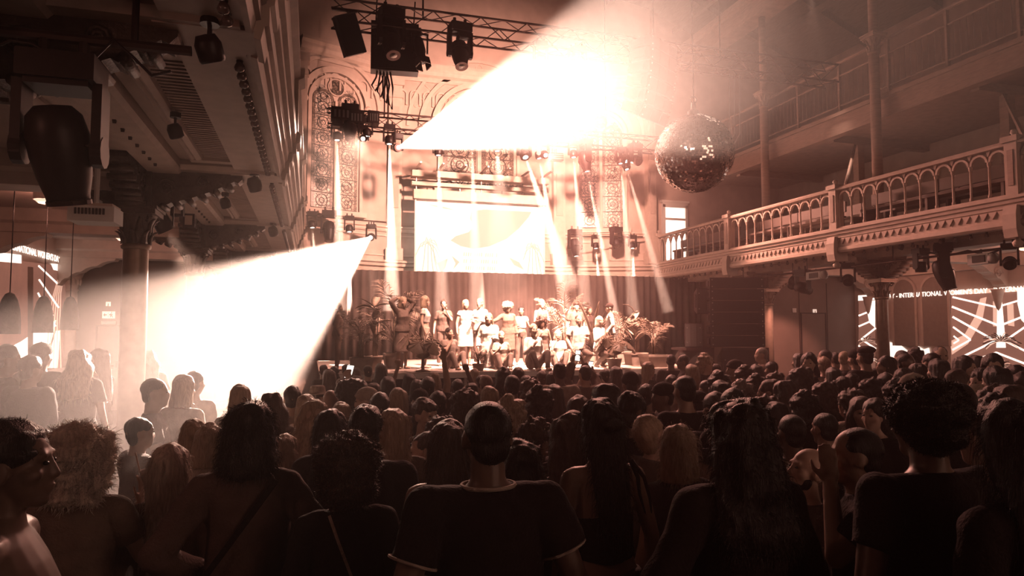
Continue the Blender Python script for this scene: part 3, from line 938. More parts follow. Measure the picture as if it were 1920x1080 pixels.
def moving_head(pos, aim, s, label, lit=0, half=3.0, col=KEY, shape='pear', name='moving_head_spotlight', blend=.25, face=None, rad=.06, hang=None, shaft=0, big=0):
    """pos: centre of the tilting head; hangs from a clamp above it; aim: direction vector"""
    pos = Vector(pos); d = Vector(aim).normalized()
    t = thing(name, label, 'stage light', pos + Vector((0, 0, .62 * s)))
    R_ = aim_rot(d)
    hor = Vector((d.x, d.y, 0))
    if face is not None: side = Vector(face).normalized()
    else: side = Vector((-d.y, d.x, 0)).normalized() if hor.length > .15 else Vector((1, 0, 0))
    fwd = Vector((-side.y, side.x, 0))
    RB = Matrix((side, fwd, Vector((0, 0, 1)))).transposed()
    b = MB(); b.box(pos + Vector((0, 0, .54 * s)), (.46 * s, .34 * s, .18 * s), RB).box(pos + Vector((0, 0, .44 * s)), (.38 * s, .28 * s, .06 * s), RB)
    bo = b.build('base', 'black', t)
    for i_, q in enumerate((-.12, .12)):
        MB().tube(pos + side * q * s + Vector((0, 0, .62 * s)), pos + side * q * s + Vector((0, 0, .76 * s)), .035 * s, n=8).build('clamp', 'blackm', t)
    if hang is not None and hang > pos.z + .7 * s:
        MB().tube(pos + Vector((0, 0, .6 * s)), (pos.x, pos.y, hang), .02, n=8).build('hanger', 'blackm', t)
    for q in (-1, 1):
        y = MB(); y.box(pos + side * q * .235 * s + Vector((0, 0, .2 * s)), (.06 * s, .2 * s, .5 * s), RB).tube(pos + side * q * .2 * s, pos + side * q * .27 * s, .11 * s, n=12)
        y.build('yoke_arm', 'black', t)
    if shape == 'pear':
        prof = [(.0, -.30), (.11, -.29), (.165, -.23), (.19, -.1), (.185, .04), (.165, .18), (.135, .3), (.13, .34)]
    elif shape == 'wash':
        prof = [(.0, -.17), (.12, -.17), (.175, -.12), (.19, 0), (.19, .13), (.175, .16)]
    else:
        prof = [(.0, -.2), (.14, -.2), (.16, -.15), (.165, .1), (.15, .22)]
    h = MB().lathe([(r_ * s, z * s) for r_, z in prof], pos, 18, R_)
    ho = h.build('head', 'black', t, True)
    zf, rf = prof[-1][1] * s, prof[-1][0] * s
    MB().lathe([(rf * .98, zf - .01 * s), (rf * 1.06, zf), (rf * 1.06, zf + .03 * s), (rf * .9, zf + .03 * s)], pos, 18, R_).build('lens_ring', 'blackm', ho)
    lens = MB().lathe([(0, zf + .035 * s), (rf * .55, zf + .03 * s), (rf * .88, zf + .012 * s), (rf * .88, zf - .0 * s)][::-1], pos, 18, R_)
    lens.build('lens', 'lit' if lit else 'lens', ho, True)
    hb = MB()
    hp = [pos + R_ @ Vector((.2 * s * math.cos(a_), .2 * s * math.sin(a_), -.02 * s)) for a_ in [PI * k / 8 for k in range(9)]]
    MB().path(hp, .012 * s, 5).build('handle', 'blackm', ho, True)
    if lit and shaft:
        haze_shaft('smoke drifting in the beam of the ' + label, pos + d * (zf + .06 * s), d, half, shaft, .10)
    if big: haze_shaft('thick smoke drifting in the beam of the ' + label, pos + d * (zf + .06 * s), d, half, big, .024, .65)
    if lit:
        spot('stage_lamp', pos + d * (zf + .06 * s), pos + d * 5, lit * (4.5 if shaft else 1), half, col, .1 if shaft else blend, rad, t)
    return t


def gpos(u, v, Y): return at(u, v, Y=Y)


DN = (0, 0, -1)
TY = TRY - .21
HZ = TRZ - .22
# low truss over the stage: (u, v, aim, size, lit, half, shape, label)
row = [
    (632, 255, (.03, -.06, -1), .62, 20592, 2.56, 'wash', 'lit lamp at the window end of the low truss'),
    (656, 240, (.0, -.5, -1), 1.0, 0, 0, 'pear', 'big dark moving head between the first two lit lamps of the low truss'),
    (688, 248, (.05, -.06, -1), .62, 20592, 2.56, 'wash', 'second lit lamp from the window end of the low truss'),
    (730, 262, (.02, -.06, -1), .66, 34320, 2.88, 'wash', 'third lit lamp on the low truss, beside the great beam'),
    (822, 284, (.02, -.06, -1), .6, 13728, 2.8, 'wash', 'lit lamp in front of the middle window under the great beam'),
    (885, 272, (.02, -.06, -1), .6, 11440, 2.8, 'wash', 'lit lamp left of the short white cone on the low truss'),
    (983, 288, (.1, -.55, -.9), .8, 11440, 3.2, 'wash', 'tilted wash lamp right of the short white cone on the low truss'),
    (1010, 290, (.16, -.05, -1), .6, 20592, 2.4, 'wash', 'lit lamp above the corner of the projection screen'),
    (1075, 288, (.06, -.05, -1), .6, 11440, 2.56, 'wash', 'lit lamp left of the dark head with slanting beam'),
    (1163, 300, (.06, -.05, -1), .6, 11440, 2.4, 'wash', 'lit lamp over the second stained-glass window on the low truss'),
    (1174, 312, (.14, -.3, -1), .55, 13728, 2.0, 'wash', 'small lit lamp just below its neighbour at the low truss end'),
    (1192, 300, (.3, -.9, -.5), .8, 0, 0, 'wash', 'dark unlit head at the mirror-ball end of the low truss'),
]
for (u, v, aim, s, lit, half, shp, lab) in row:
    moving_head(gpos(u, v, TY), aim, s, lab, lit, half, KEY, shp, hang=HZ, shaft=4.6 if lit else 0)
# the great beam over the hall
moving_head(gpos(749, 276, TY - .1) - Vector((.193, -.983, -.131)) * .2, (.193, -.983, -.131), .62, 'moving head throwing the great white beam over the hall', 128000, 7.0, (1, .66, .52), 'wash', blend=.3, rad=.04, hang=HZ, big=12.3)
# the short white cone
moving_head(gpos(932, 276, TY), (.03, -.12, -1), .62, 'lamp throwing the short white cone onto the screen top', 120000, 10.5, KEY, 'wash', hang=HZ)
# the slanting beam
moving_head(gpos(1097, 300, TY), (.21, .02, -1), .95, 'dark head throwing the bright slanting beam beside the second window', 30000, 1.8, KEY, 'pear', blend=.1, hang=HZ, shaft=6.2)
ld = thing('hanging_led_bar', 'boxy slatted light fixture between lit lamps of the low truss', 'stage light', gpos(1042, 283, TY))
cc = gpos(1042, 295, TY)
MB().box(cc, (.42, .2, .22)).build('housing', 'black', ld)
for k in range(3): MB().box(cc + Vector((0, -.11, -.06 + k * .06)), (.4, .03, .03)).build('slat', 'alu', ld)
MB().tube(cc + Vector((0, 0, .1)), cc + Vector((0, 0, .25)), .03).build('clamp', 'blackm', ld)
# stage rigging clutter on the truss end: dimmer boxes
for k, (u, v, w) in enumerate(((640, 215, .55), (668, 222, .4), (700, 222, .3))):
    p = gpos(u, v, TY + .02)
    db = thing('dimmer_box', ('largest', 'middle', 'smallest')[k] + ' black dimmer box strapped to the window end of the low truss', 'dimmer box', p)
    MB().box(p, (w, .34, .34)).build('case', 'black', db)
    for q in range(4): MB().box(p + Vector((-w * .3 + q * w * .2, -.18, -.02)), (w * .1, .02, .2)).build('socket', 'alu', db)

# lower row in front of the ledge
pl_ = [(585, 420, 0, (.1, -.1, -1), .6, 20592, 2.4, 'wash', 'lit lamp beside the gallery end in the left ledge row'),
       (617, 432, 0, (0, -.25, -1), .95, 0, 0, 'pear', 'dark pear-shaped head second in the left ledge row'),
       (655, 428, 0, (.02, -.1, -1), .6, 11440, 2.4, 'wash', 'lit lamp third in the left ledge row'),
       (1078, 462, 2, (.12, -.05, -1), .9, 30000, 1.8, 'pear', 'head throwing a bright narrow beam in the right ledge row'),
       (1117, 460, 2, (.06, -.05, -1), .55, 32032, 2.4, 'wash', 'lit lamp under the slanting beam in the right ledge row'),
       (1155, 455, 2, (.2, -.5, -1), .85, 0, 0, 'wash', 'dark unlit head between lit lamps of the right ledge row'),
       (1186, 460, 2, (.01, -.05, -1), .55, 32032, 2.4, 'wash', 'lit lamp nearest the gallery in the right ledge row')]
for (u, v, i, aim, s, lit, half, shp, lab) in pl_:
    moving_head(gpos(u, v, 21.25), aim, s, lab, lit, half, KEY, shp, hang=gpos(u, 403 + (u - 560) * .085 if i == 0 else 444, 21.25).z, shaft=3.2 if lit else 0)
moving_head(gpos(694, 446, 21.2) - Vector((-.230, -.915, -.248)) * .2, (-.230, -.915, -.248), .62, 'moving head throwing the low white beam over the left crowd', 170000, 5.65, (1, .66, .52), 'wash', blend=.3, rad=.04, hang=gpos(694, 414, 21.25).z, big=17)
for i, (u0, v0, u1, v1) in enumerate(((560, 403, 725, 417), (1065, 444, 1205, 444))):
    tag(MB().tube(gpos(u0, v0, 21.25), gpos(u1, v1, 21.25), .025).build('lighting_pipe', 'dalu'), 'thin pipe carrying the ' + ('left' if i == 0 else 'right') + ' ledge row of lamps', 'pipe')

# upper truss: unlit heads, hung panels
moving_head(gpos(733, 78, 13.78), (.1, -.45, -1), 1.05, 'large dark moving head in front of the hung dark panel', 0, 0, KEY, 'pear', hang=8.33)
moving_head(gpos(862, 100, 13.78), (.05, -.4, -1), .98, 'large dark moving head hanging alone beside the great beam', 0, 0, KEY, 'pear', hang=8.33)
p = gpos(787, 92, 13.95)
pf = thing('profile_spotlight', 'slim black profile spotlight between the two large moving heads', 'stage light', p + Vector((0, 0, .4)))
MB().lathe([(.0, -.28), (.08, -.28), (.11, -.2), (.12, .05), (.09, .15), (.1, .32)], p, 14, aim_rot((.15, -.3, -1))).build('barrel', 'black', pf, True)
for q in (-1, 1): MB().box(p + Vector((q * .16, 0, .1)), (.03, .06, .4)).build('yoke_arm', 'blackm', pf)
MB().box(p + Vector((0, 0, .31)), (.36, .06, .04)).build('yoke_bar', 'blackm', pf)
MB().tube(p + Vector((0, 0, .3)), p + Vector((0, 0, .45)), .03).build('clamp', 'blackm', pf)
for q in range(4): MB().box(p + aim_rot((.15, -.3, -1)) @ Vector((.14 * math.cos(q * PI / 2), .14 * math.sin(q * PI / 2), .36)), (.02, .16, .16), aim_rot((.15, -.3, -1)) @ Matrix.Rotation(q * PI / 2, 3, 'Z')).build('barn_door', 'black', pf)
p = gpos(740, 92, 14.4)
dp = thing('hung_speaker_panel', 'square dark panel hanging behind the large moving heads', 'panel', p)
MB().box(p, (1.0, .3, 1.05), Matrix.Rotation(-.08, 3, 'Z')).build('cabinet', 'black', dp)
MB().box(p + Vector((0, -.16, 0)), (.92, .02, .97), Matrix.Rotation(-.08, 3, 'Z')).build('grille', 'grille', dp)
for q in (-1, 1): MB().tube(p + Vector((q * .4, 0, .5)), p + Vector((q * .4, -.2, 1.0)), .015).build('hanger', 'blackm', dp)
p = gpos(655, 66, 13.8)
tp = thing('tilted_speaker', 'tilted black box speaker at the end of the high truss', 'speaker', p)
MB().box(p, (.42, .4, .78), Matrix.Rotation(-.35, 3, 'Y') @ Matrix.Rotation(.3, 3, 'X')).build('cabinet', 'black', tp)
MB().box(p + Vector((.02, -.2, -.06)), (.38, .03, .72), Matrix.Rotation(-.35, 3, 'Y') @ Matrix.Rotation(.3, 3, 'X')).build('grille', 'grille', tp)
MB().box(p + Vector((-.1, 0, .5)), (.5, .05, .05)).build('bracket', 'blackm', tp)

# added wash lamps, not seen on the trusses, brightening stage, apse, gallery and crowd
moving_head((3.0, 13.75, 8.0), (-.12, 1, -1.6), .6, 'added wash lamp facing the stage from the high truss at the beam edge', 26000, 28, (1, .47, .34), 'wash', blend=.6, rad=.2)
moving_head((4.7, 13.75, 8.0), (.05, 1, -1.75), .6, 'added wash lamp facing the stage middle from inside the great beam', 30000, 24, (1, .50, .37), 'wash', blend=.6, rad=.2)  # added to brighten the stage middle, placed inside the beam glare
moving_head((7.6, 13.75, 8.0), (-.15, 1, -1.6), .6, 'added wash lamp facing the stage from the high truss behind the mirror ball', 26000, 28, (1, .47, .34), 'wash', blend=.6, rad=.2)
moving_head((5.6, 13.75, 8.0), (0, 1, -.15), .6, 'added wash lamp lighting the apse from the middle of the high truss', 13500, 48, (1, .48, .35), 'wash', blend=.8, rad=.2)  # added to brighten the apse walls
moving_head((9.3, 19.2, 7.4), (.42, -1, -.52), .6, 'added wash lamp turned to the right gallery from the low truss', 8000, 24, (1, .43, .31), 'wash', blend=.8, rad=.2)  # added to brighten the stage end of the gallery
moving_head((6.6, 19.0, 7.35), (.12, -1, -.52), .6, 'added wash lamp turned over the crowd from the low truss', 6000, 34, (1, .36, .28), 'wash', blend=.8, rad=.15)  # added to rim-light the crowd from the stage side

moving_head((5.5, 13.78, 8.0), (.02, -1, -1.0), .55, 'added wash lamp turned down on the crowd from the middle of the high truss', 2700, 42, (1, .40, .30), 'wash', blend=.8, rad=.15, hang=8.33)  # added rim light for heads, placed inside the beam glare
moving_head((1.3, 18.79, 7.35), Vector((-.9, 3.6, 1.5)) - Vector((1.3, 18.79, 7.35)), .55, 'added lamp on the low truss backlighting the near crowd by the left aisle', 4500, 7, KEY, 'wash', blend=.6, rad=.1, hang=HZ)  # added backlight for the near left figures, no such lamp seen
# high lamp in the roof (upper edge of the picture)
moving_head(at(1520, -22, Y=14.5), (.02, -.02, -1), .5, 'roof lamp shining down at the upper edge above the gallery', 2500, 14, KEY, 'wash', blend=.9)


# ================================================================ MIRROR BALL
bc = Vector((5.5, 8.95, 4.775)); BR = .585
ball = thing('mirror_ball', 'large mirror ball hanging over the crowd', 'mirror ball', bc)
MB().sph(bc, BR - .006, 48, 32).build('core', 'blackm', ball, True)
mm = bpy.data.materials.new('mirror_tiles'); mm.use_nodes = True
pb = mm.node_tree.nodes['Principled BSDF']
pb.inputs['Base Color'].default_value = (.86, .82, .8, 1); pb.inputs['Metallic'].default_value = 1; pb.inputs['Roughness'].default_value = .06
tiles = MB(); rows = 62
rg = random.Random(3)
for k in range(rows):
    th0 = PI * k / rows; th1 = PI * (k + 1) / rows
    n = max(4, int(2 * PI * math.sin((th0 + th1) / 2) * BR / .0305))
    for j in range(n):
        p0 = 2 * PI * j / n; p1 = 2 * PI * (j + 1) / n
        pts = []
        for th, ph in ((th0, p0), (th0, p1), (th1, p1), (th1, p0)):
            pts.append(Vector((math.sin(th) * math.cos(ph), math.sin(th) * math.sin(ph), math.cos(th))))
        c = sum(pts, Vector()) / 4
        cn = c.normalized()
        tilt = Vector((rg.gauss(0, 1), rg.gauss(0, 1), rg.gauss(0, 1))) * .08
        nn = (cn + tilt).normalized()
        vs = []
        for q in pts:
            q = c + (q - c) * .95
            q = q - nn * ((q - c).dot(nn))
            vs.append(bc + q * BR)
        tiles.add(vs, [(0, 3, 2, 1)])
o = tiles.build('mirror_tiles', mm, ball); o['kind'] = 'stuff'
MB().lathe([(.09, BR - .03), (.09, BR + .06), (.04, BR + .09), (.03, BR + .2)], bc, 14).build('motor_cap', 'blackm', ball)
MB().tube(bc + Vector((0, 0, BR + .15)), (5.5, 8.95, 16.1), .012, n=6).build('hanging_cable', 'blackm', ball)
ring = MB().path([bc + Vector((.05 * math.cos(k * PI / 6), 0, BR + .24 + .05 * math.sin(k * PI / 6))) for k in range(13)], .01, 5)
ring.build('shackle', 'alu', ball)

moving_head((-.02, 3.6, 5.75), bc - Vector((-.02, 3.6, 5.75)), .4, 'added pin spot on the left gallery front aimed at the mirror ball', 900, 4.2, KEY, 'wash', rad=.06)  # out of view, added to put highlights on the ball
moving_head((11.2, 6.6, 5.8), bc - Vector((11.2, 6.6, 5.8)), .4, 'added pin spot on the right gallery front aimed at the mirror ball', 900, 4.2, KEY, 'wash', rad=.06)  # second added pin spot, also out of view
# ================================================================ PA
def cabinet(name, c, w, h, d, rz, label, tilt=0, group='line array cabinets'):
    t = thing(name, label, 'speaker', c, rz, group)
    t.rotation_euler = (tilt, 0, rz)
    # local: front is -Y
    b = MB(); b.prism([(-d / 2, -h / 2), (d / 2, -h * .34), (d / 2, h * .34), (-d / 2, h / 2)], lambda y, z, x: Vector((x, y, z)), -w / 2, w / 2)
    b.build('enclosure', 'black', t, world=False)
    MB().box((0, -d / 2 - .012, 0), (w * .96, .02, h * .92)).build('grille', 'grille', t, world=False)
    for q in (-.17, .17): MB().box((w * q, -d / 2 - .02, 0), (.012, .015, h * .9)).build('grille_rib', 'blackm', t, world=False)
    for s in (-1, 1):
        for z in (-.3, .3):
            MB().tube((s * (w / 2 - .06), -d / 2 - .03, z * h), (s * (w / 2 - .06), -d / 2 - .015, z * h), .016, n=8).build('bolt', 'alu', t, world=False)
        MB().box((s * (w / 2 + .008), 0, 0), (.02, d * .5, h * .5)).build('rigging_plate', 'blackm', t, world=False)
    return t


pa = at(1378, 585, Y=16.1)
ordn = ('lowest', 'second lowest', 'third from the bottom', 'third from the top', 'second', 'top')
for k in range(6):
    cabinet('line_array_cabinet', (pa.x, 16.1, 1.82 + .312 * k), 1.42, .3, .55, -.38, ordn[k] + ' cabinet of the speaker array beside the pale lit column')
sb = cabinet('subwoofer', (pa.x + .18, 16.05, .83), 1.2, 1.64, .7, -.38, 'big black subwoofer carrying the speaker array by the column', group='speakers at the stage side')
cabinet('subwoofer', (pa.x - 1.0, 16.6, .8), .95, 1.56, .7, -.3, 'dark subwoofer under the two smaller speakers beside the array', group='speakers at the stage side')
p = at(1318, 565, Y=16.8); cabinet('stage_speaker', (p.x, 16.8, p.z), .42, .72, .4, -.35, 'upright fill speaker in the upper place beside the array', group='speakers at the stage side')
p = at(1300, 618, Y=16.5); cabinet('stage_speaker', (p.x, 16.5, 1.98), .46, .66, .4, -.5, 'slanted fill speaker standing low beside the array', group='speakers at the stage side')
tag(MB().bb((pa.x - 1.45, 16.2, 1.575), (pa.x - .6, 17.0, 1.64)).build('speaker_shelf', 'black'), 'black shelf board under the small stage speakers', 'shelf')
# hung array lost in the haze of the great beam
hp = at(1225, 95, Y=12.6)
for k in range(6):
    an = .0 + k * .085
    cabinet('hanging_array_cabinet', (hp.x + .0, 12.6 + .015 * k * k, hp.z - .245 * k), 1.1, .26, .5, .55, ('top', 'second', 'third', 'fourth', 'fifth', 'lowest')[k] + ' cabinet of the hung array lost in the white haze', an, 'hung array cabinets')
tag(MB().tube((hp.x, 12.6, hp.z + .1), (hp.x, 12.6, 16.2 - (hp.x - 5.5) * .431), .02).build('array_cable', 'blackm'), 'steel cable holding the hung array in the white haze', 'cable')


# ================================================================ LEFT AISLE FIXTURES
p = at(113, 275, Y=4.3)
moving_head((p.x, 4.3, p.z - .02), (.12, .25, -1), .82, 'big black moving head hanging close by under the left gallery', 0, 0, KEY, 'pear', face=(1, 0, 0))
tag(MB().tube((-2.6, 4.3, p.z + .62), (-.7, 4.3, p.z + .62), .03).build('lighting_pipe', 'dalu'), 'black pipe under the left gallery carrying the close moving head', 'pipe')
for q, xx in enumerate((-2.2, -1.0)):
    tag(MB().tube((xx, 4.3, p.z + .6), (xx, 4.3, 4.12), .02).build('pipe_hanger', 'blackm'), ('outer' if q == 0 else 'inner') + ' hanger rod of the black pipe under the left gallery', 'rod')
tag(MB().path([(-2.1 + .1 * k_, 4.27, p.z + .6 - .13 * abs(math.sin(k_ * .62)) - .04 * math.sin(k_ * 1.7)) for k_ in range(14)], .009, 6).build('cable', 'black', None, True), 'black cable looping along the pipe under the left gallery', 'cable')


def track_spot(u, v, Y, s, label, aim=(.3, .4, -1), z_top=4.04):
    p = at(u, v, Y=Y)
    t = thing('track_spot', label, 'spotlight', (p.x, p.y, z_top), group='small spots under the galleries')
    MB().lathe([(.05 * s, 0), (.05 * s, .05 * s)], (p.x, p.y, z_top - .05 * s), 12).build('mount', 'black', t)
    MB().tube((p.x, p.y, z_top), p, .012 * s).build('stem', 'black', t)
    MB().lathe([(.0, -.07 * s), (.05 * s, -.065 * s), (.07 * s, -.02 * s), (.068 * s, .06 * s), (.06 * s, .075 * s)], p, 14, aim_rot(aim)).build('head', 'black', t, True)
    MB().lathe([(.055 * s, .07 * s), (.0, .072 * s)], p, 14, aim_rot(aim)).build('lens', 'lens', t)
    return t


for (u, v, Z, s, lab) in ((235, 112, 3.86, .9, 'small black spot on the ridge left of the corrugated soffit panel'), (328, 245, 3.88, .9, 'small black spot at the far end of the corrugated soffit panel'),
                          (392, 90, 3.84, 1.15, 'larger black spot on the near soffit beside the bulb row'), (477, 345, 3.88, 1.2, 'black spot on the second soffit bay beside the bulbs'),
                          (422, 380, 3.9, 1.0, 'tiny black spot on the second soffit bay by the ridge'), (512, 433, 3.88, 1.2, 'black spot on the third soffit bay'), (463, 440, 3.9, 1.0, 'tiny black spot on the third soffit bay near the bracket')):
    q = at(u, v, Z=Z)
    track_spot(u, v, q.y, s, lab)
# soffit outlet plate
p = at(425, 62, Z=4.05)
o = thing('outlet_plate', 'small framed outlet plate on the near soffit beside the larger spot', 'plate', (p.x, p.y, 4.05))
MB().box((p.x, p.y, 4.06), (.2, .13, .03)).build('plate', 'mould', o); MB().box((p.x, p.y, 4.04), (.13, .07, .02)).build('socket', 'black', o)

# lit par can beside the wide column
p = at(303, 416, Y=9.3)
pc = thing('par_can', 'lit par can beside the wide bronze column throwing a hazy cone', 'spotlight', p + Vector((0, 0, .25)))
dd = Vector((.55, .35, -1))
MB().lathe([(.0, -.2), (.07, -.19), (.10, -.1), (.11, .12)], p, 16, aim_rot(dd)).build('can', 'black', pc, True)
MB().lathe([(.105, .115), (.05, .125), (0, .125)], p, 16, aim_rot(dd)).build('lens', 'lit', pc)
for q in (-1, 1): MB().box(p + Vector((q * .13, 0, .1)), (.015, .04, .3)).build('yoke_arm', 'blackm', pc)
MB().box(p + Vector((0, 0, .25)), (.28, .04, .02)).build('yoke_bar', 'blackm', pc)
MB().tube(p + Vector((0, 0, .25)), (p.x, p.y, 4.0), .015).build('stem', 'blackm', pc)
spot('par_lamp', p + dd.normalized() * .15, p + dd, 5000, 20, (1, .62, .46), .5, .05, pc)
for q in range(2):
    b = at(333 + q * 22, 392 + q * 22, Y=10.2 + q)
    jb = thing('junction_box', ('upper' if q == 0 else 'lower') + ' junction box on the bracket beyond the lit par can', 'box', b)
    MB().box(b, (.16, .12, .2)).build('case', 'black', jb); MB().box(b + Vector((0, -.07, 0)), (.1, .02, .14)).build('cover', 'mould', jb)

# projector under the aisle ceiling
p = at(180, 405, Y=7.6)
pj = thing('video_projector', 'pale ceiling projector with grille hanging left of the column', 'projector', p)
MB().box(p, (.4, .34, .15)).build('body', 'white', pj)
MB().box(p + Vector((0, 0, .09)), (.36, .3, .03)).build('top_cover', 'mould', pj)
for k in range(9): MB().box(p + Vector((-.13 + k * .03, -.175, .02)), (.018, .015, .06)).build('vent_slat', 'black', pj)
MB().lathe([(.06, 0), (.06, .06), (.045, .07)], p + Vector((.12, .17, 0)), 14, aim_rot((0, 1, 0))).build('lens', 'lens', pj)
MB().tube(p + Vector((0, 0, .1)), (p.x, p.y, 4.0), .025).build('mount_pole', 'white', pj)

# pendant lamps over the bar
for k, (u, v, Y, lab) in enumerate(((17, 588, 10.2, 'dark bullet-shaped pendant lamp at the picture edge'), (81, 590, 11.3, 'middle bullet-shaped pendant lamp of the three over the bar'), (131, 588, 12.4, 'farthest bullet-shaped pendant lamp, nearest the exit signs'))):
    p = at(u, v, Y=Y)
    t = thing('pendant_lamp', lab, 'pendant lamp', (p.x, p.y, p.z - .26), group='pendant lamps over the bar')
    MB().lathe([(.015, .27), (.05, .25), (.085, .18), (.115, .05), (.128, -.1), (.13, -.26), (.12, -.26), (.11, -.1), (.05, .2)], p, 20).build('shade', 'dkiron', t, True)
    MB().lathe([(.03, -.1), (.045, -.16), (.03, -.2), (0, -.21)], p, 10).build('bulb', 'bulb', t, True)
    MB().tube(p + Vector((0, 0, .26)), (p.x, p.y, 4.08), .007, n=5).build('cord', 'black', t)
    MB().lathe([(.05, 0), (.05, .04)], (p.x, p.y, 4.05), 12).build('ceiling_rose', 'black', t)

# bar counter in the left aisle
br = thing('bar_counter', 'low bar counter below the pendant lamps', 'counter', (-4.4, 13.5, .25))
MB().bb((-4.7, 11.0, .25), (-4.2, 16.5, 1.3)).build('front_panel', 'dkwall', br)
MB().bb((-4.8, 10.9, 1.3), (-4.05, 16.6, 1.36)).build('counter_top', 'wood', br)

# ================================================================ RIGHT GALLERY FIXTURES
GXP = 12.2
tag(MB().tube((GXP, 8.4, 3.62), (GXP, 18.0, 3.62), .025).build('lighting_pipe', 'dalu'), 'pipe under the right gallery carrying unlit heads', 'pipe')
for k in range(4):
    yy = 9.2 + k * 2.7
    tag(MB().tube((GXP, yy, 3.6), (GXP, yy, 4.03), .015).build('pipe_hanger', 'blackm'), ('first', 'second', 'third', 'fourth')[k] + ' hanger rod from the picture edge of the right gallery pipe', 'rod')
for (u, v, X, s, aim, shp, lab) in ((1590, 524, 12.2, .62, (-.4, -.5, -.5), 'wash', 'round-faced dark head beside the bracket before the dark wall'),
                                    (1505, 540, 12.2, .75, (.9, .2, -.25), 'pear', 'wide dark head turned sideways near the pale lit column'),
                                    (1727, 500, 12.2, .6, (.1, .1, -1), 'wash', 'small dark head pointing down left of the largest gallery head'),
                                    (1770, 512, 12.2, .95, (.2, -.2, -1), 'pear', 'largest dark head hanging in front of the wall lettering'),
                                    (1893, 492, 12.2, .55, (-.6, -.5, -.6), 'wash', 'round-faced dark head at the picture edge under the gallery')):
    p = at(u, v, X=X)
    moving_head(p, aim, s, lab, 0, 0, KEY, shp, hang=3.62)
for (u, v, lab, w) in ((1530, 517, 'white flat flood light beside the wide sideways head', .5), (1840, 486, 'white flood light with rounded end near the picture edge', .42)):
    p = at(u, v, X=12.25)
    t = thing('flood_light', lab, 'stage light', p)
    MB().box(p, (.2, w, .2)).build('housing', 'white', t)
    MB().box(p + Vector((-.11, -.03, 0)), (.02, w * .6, .13)).build('grille', 'black', t)
    MB().lathe([(.11, 0), (.11, .06), (.05, .12), (0, .13)], p + Vector((0, -w / 2, 0)), 14, aim_rot((0, -1, 0))).build('rounded_end', 'white', t, True)
    MB().tube(p, (p.x, p.y, 3.66), .02).build('clamp', 'blackm', t)
p = at(1487, 530, X=12.3)
pc = thing('par_can', 'tilted par can with bright rim shining on the dark end wall', 'spotlight', p)
dd = Vector((.55, .9, -.75))
MB().lathe([(.0, -.2), (.09, -.19), (.12, -.1), (.13, .14)], p, 16, aim_rot(dd)).build('can', 'black', pc, True)
MB().lathe([(.125, .135), (.05, .14), (0, .14)], p, 16, aim_rot(dd)).build('lens', 'lit', pc)
MB().tube(p, (p.x, p.y, 3.9), .015).build('stem', 'blackm', pc)
spot('par_lamp', p + dd.normalized() * .2, p + dd, 700, 24, WASH, .6, .05, pc)
for (u, v, X, s, lab) in ((1372, 497, 12.3, .9, 'small spot under the right gallery above the line array'), (1571, 493, 12.1, 1.2, 'small black spot left of the mural bracket'), (1690, 463, 11.95, .8, 'tiny ball spot on the gallery edge above the flood light'), (1912, 452, 12.0, 1.2, 'black spot at the picture edge under the gallery')):
    p = at(u, v, X=X)
    track_spot(u, v, p.y, s, lab, (-.3, .2, -1), 3.92)
tag(MB().path([at(1720, 482, X=12.2), at(1745, 474, X=12.2), at(1775, 480, X=12.2), at(1815, 470, X=12.2), at(1850, 478, X=12.2), at(1890, 462, X=12.2)], .02, 6).build('cable', 'black', None, True), 'black cable strung between heads under the right gallery', 'cable')
# added fill lamps for the aisles and near crowd, no such lamps seen
for k, (x, y, z, e, lab) in enumerate(((14.9, 15.2, 3.7, 40, 'added fill lamp in the right aisle between bracket and end wall'), (14.9, 11.0, 3.7, 50, 'added fill lamp in the right aisle near the picture edge'), (-3.6, 15.2, 3.75, 20, 'added fill lamp in the left aisle near the exit signs'), (-3.6, 11.0, 3.75, 14, 'added fill lamp in the left aisle over the bar'), (-3.2, 2.0, 3.75, 22, 'added fill lamp in the left aisle behind the viewer'), (3.6, -4.5, 5.4, 12, 'added fill lamp hanging at the rear of the hall'))):
    t = thing('added_fill_lamp', lab, 'ceiling lamp', (x, y, z + .2), group='added fill lamps')
    MB().lathe([(.16, .2), (.16, .3)], (x, y, z), 18).build('rim', 'white', t)
    MB().lathe([(0, .14), (.1, .155), (.15, .2)], (x, y, z), 18).build('diffuser', 'bulblit', t, True)
    if z > 5: MB().tube((x, y, z + .3), (x, y, 15.25), .015).build('stem', 'blackm', t)
    point('fill_glow', (x, y, z + .05), e, WASH, .12, t)
# ================================================================ PROJECTED MURALS, DOORS, SIGNS
M['neon'] = mat('projected_white_line', (.8, .7, .65), .6, emit=(1, .80, .68), estr=1.9)
M['neon2'] = mat('projected_soft_light', (.7, .55, .48), .6, emit=(1, .56, .41), estr=.85)
M['neon3'] = mat('projected_white_area', (.8, .7, .65), .6, emit=(1, .84, .73), estr=1.5)
M['muralbg'] = mat('projected_rust_ground', (.35, .24, .2), .7, emit=(1, .42, .3), estr=.20, noise=.3, scale=2)
M['muraldk'] = mat('projected_dark_leaf', (.08, .05, .045), .7)
M['niche'] = mat('niche_panel', (.30, .23, .20), .6, noise=.1)
XW = XR - .012


def W(u, v, d=0): p = at(u, v, X=XW - d); return p


mu = thing('mural_right', 'projected mural with neon chevrons and palms on the right wall', 'mural', (XW, 14.5, 1.0))


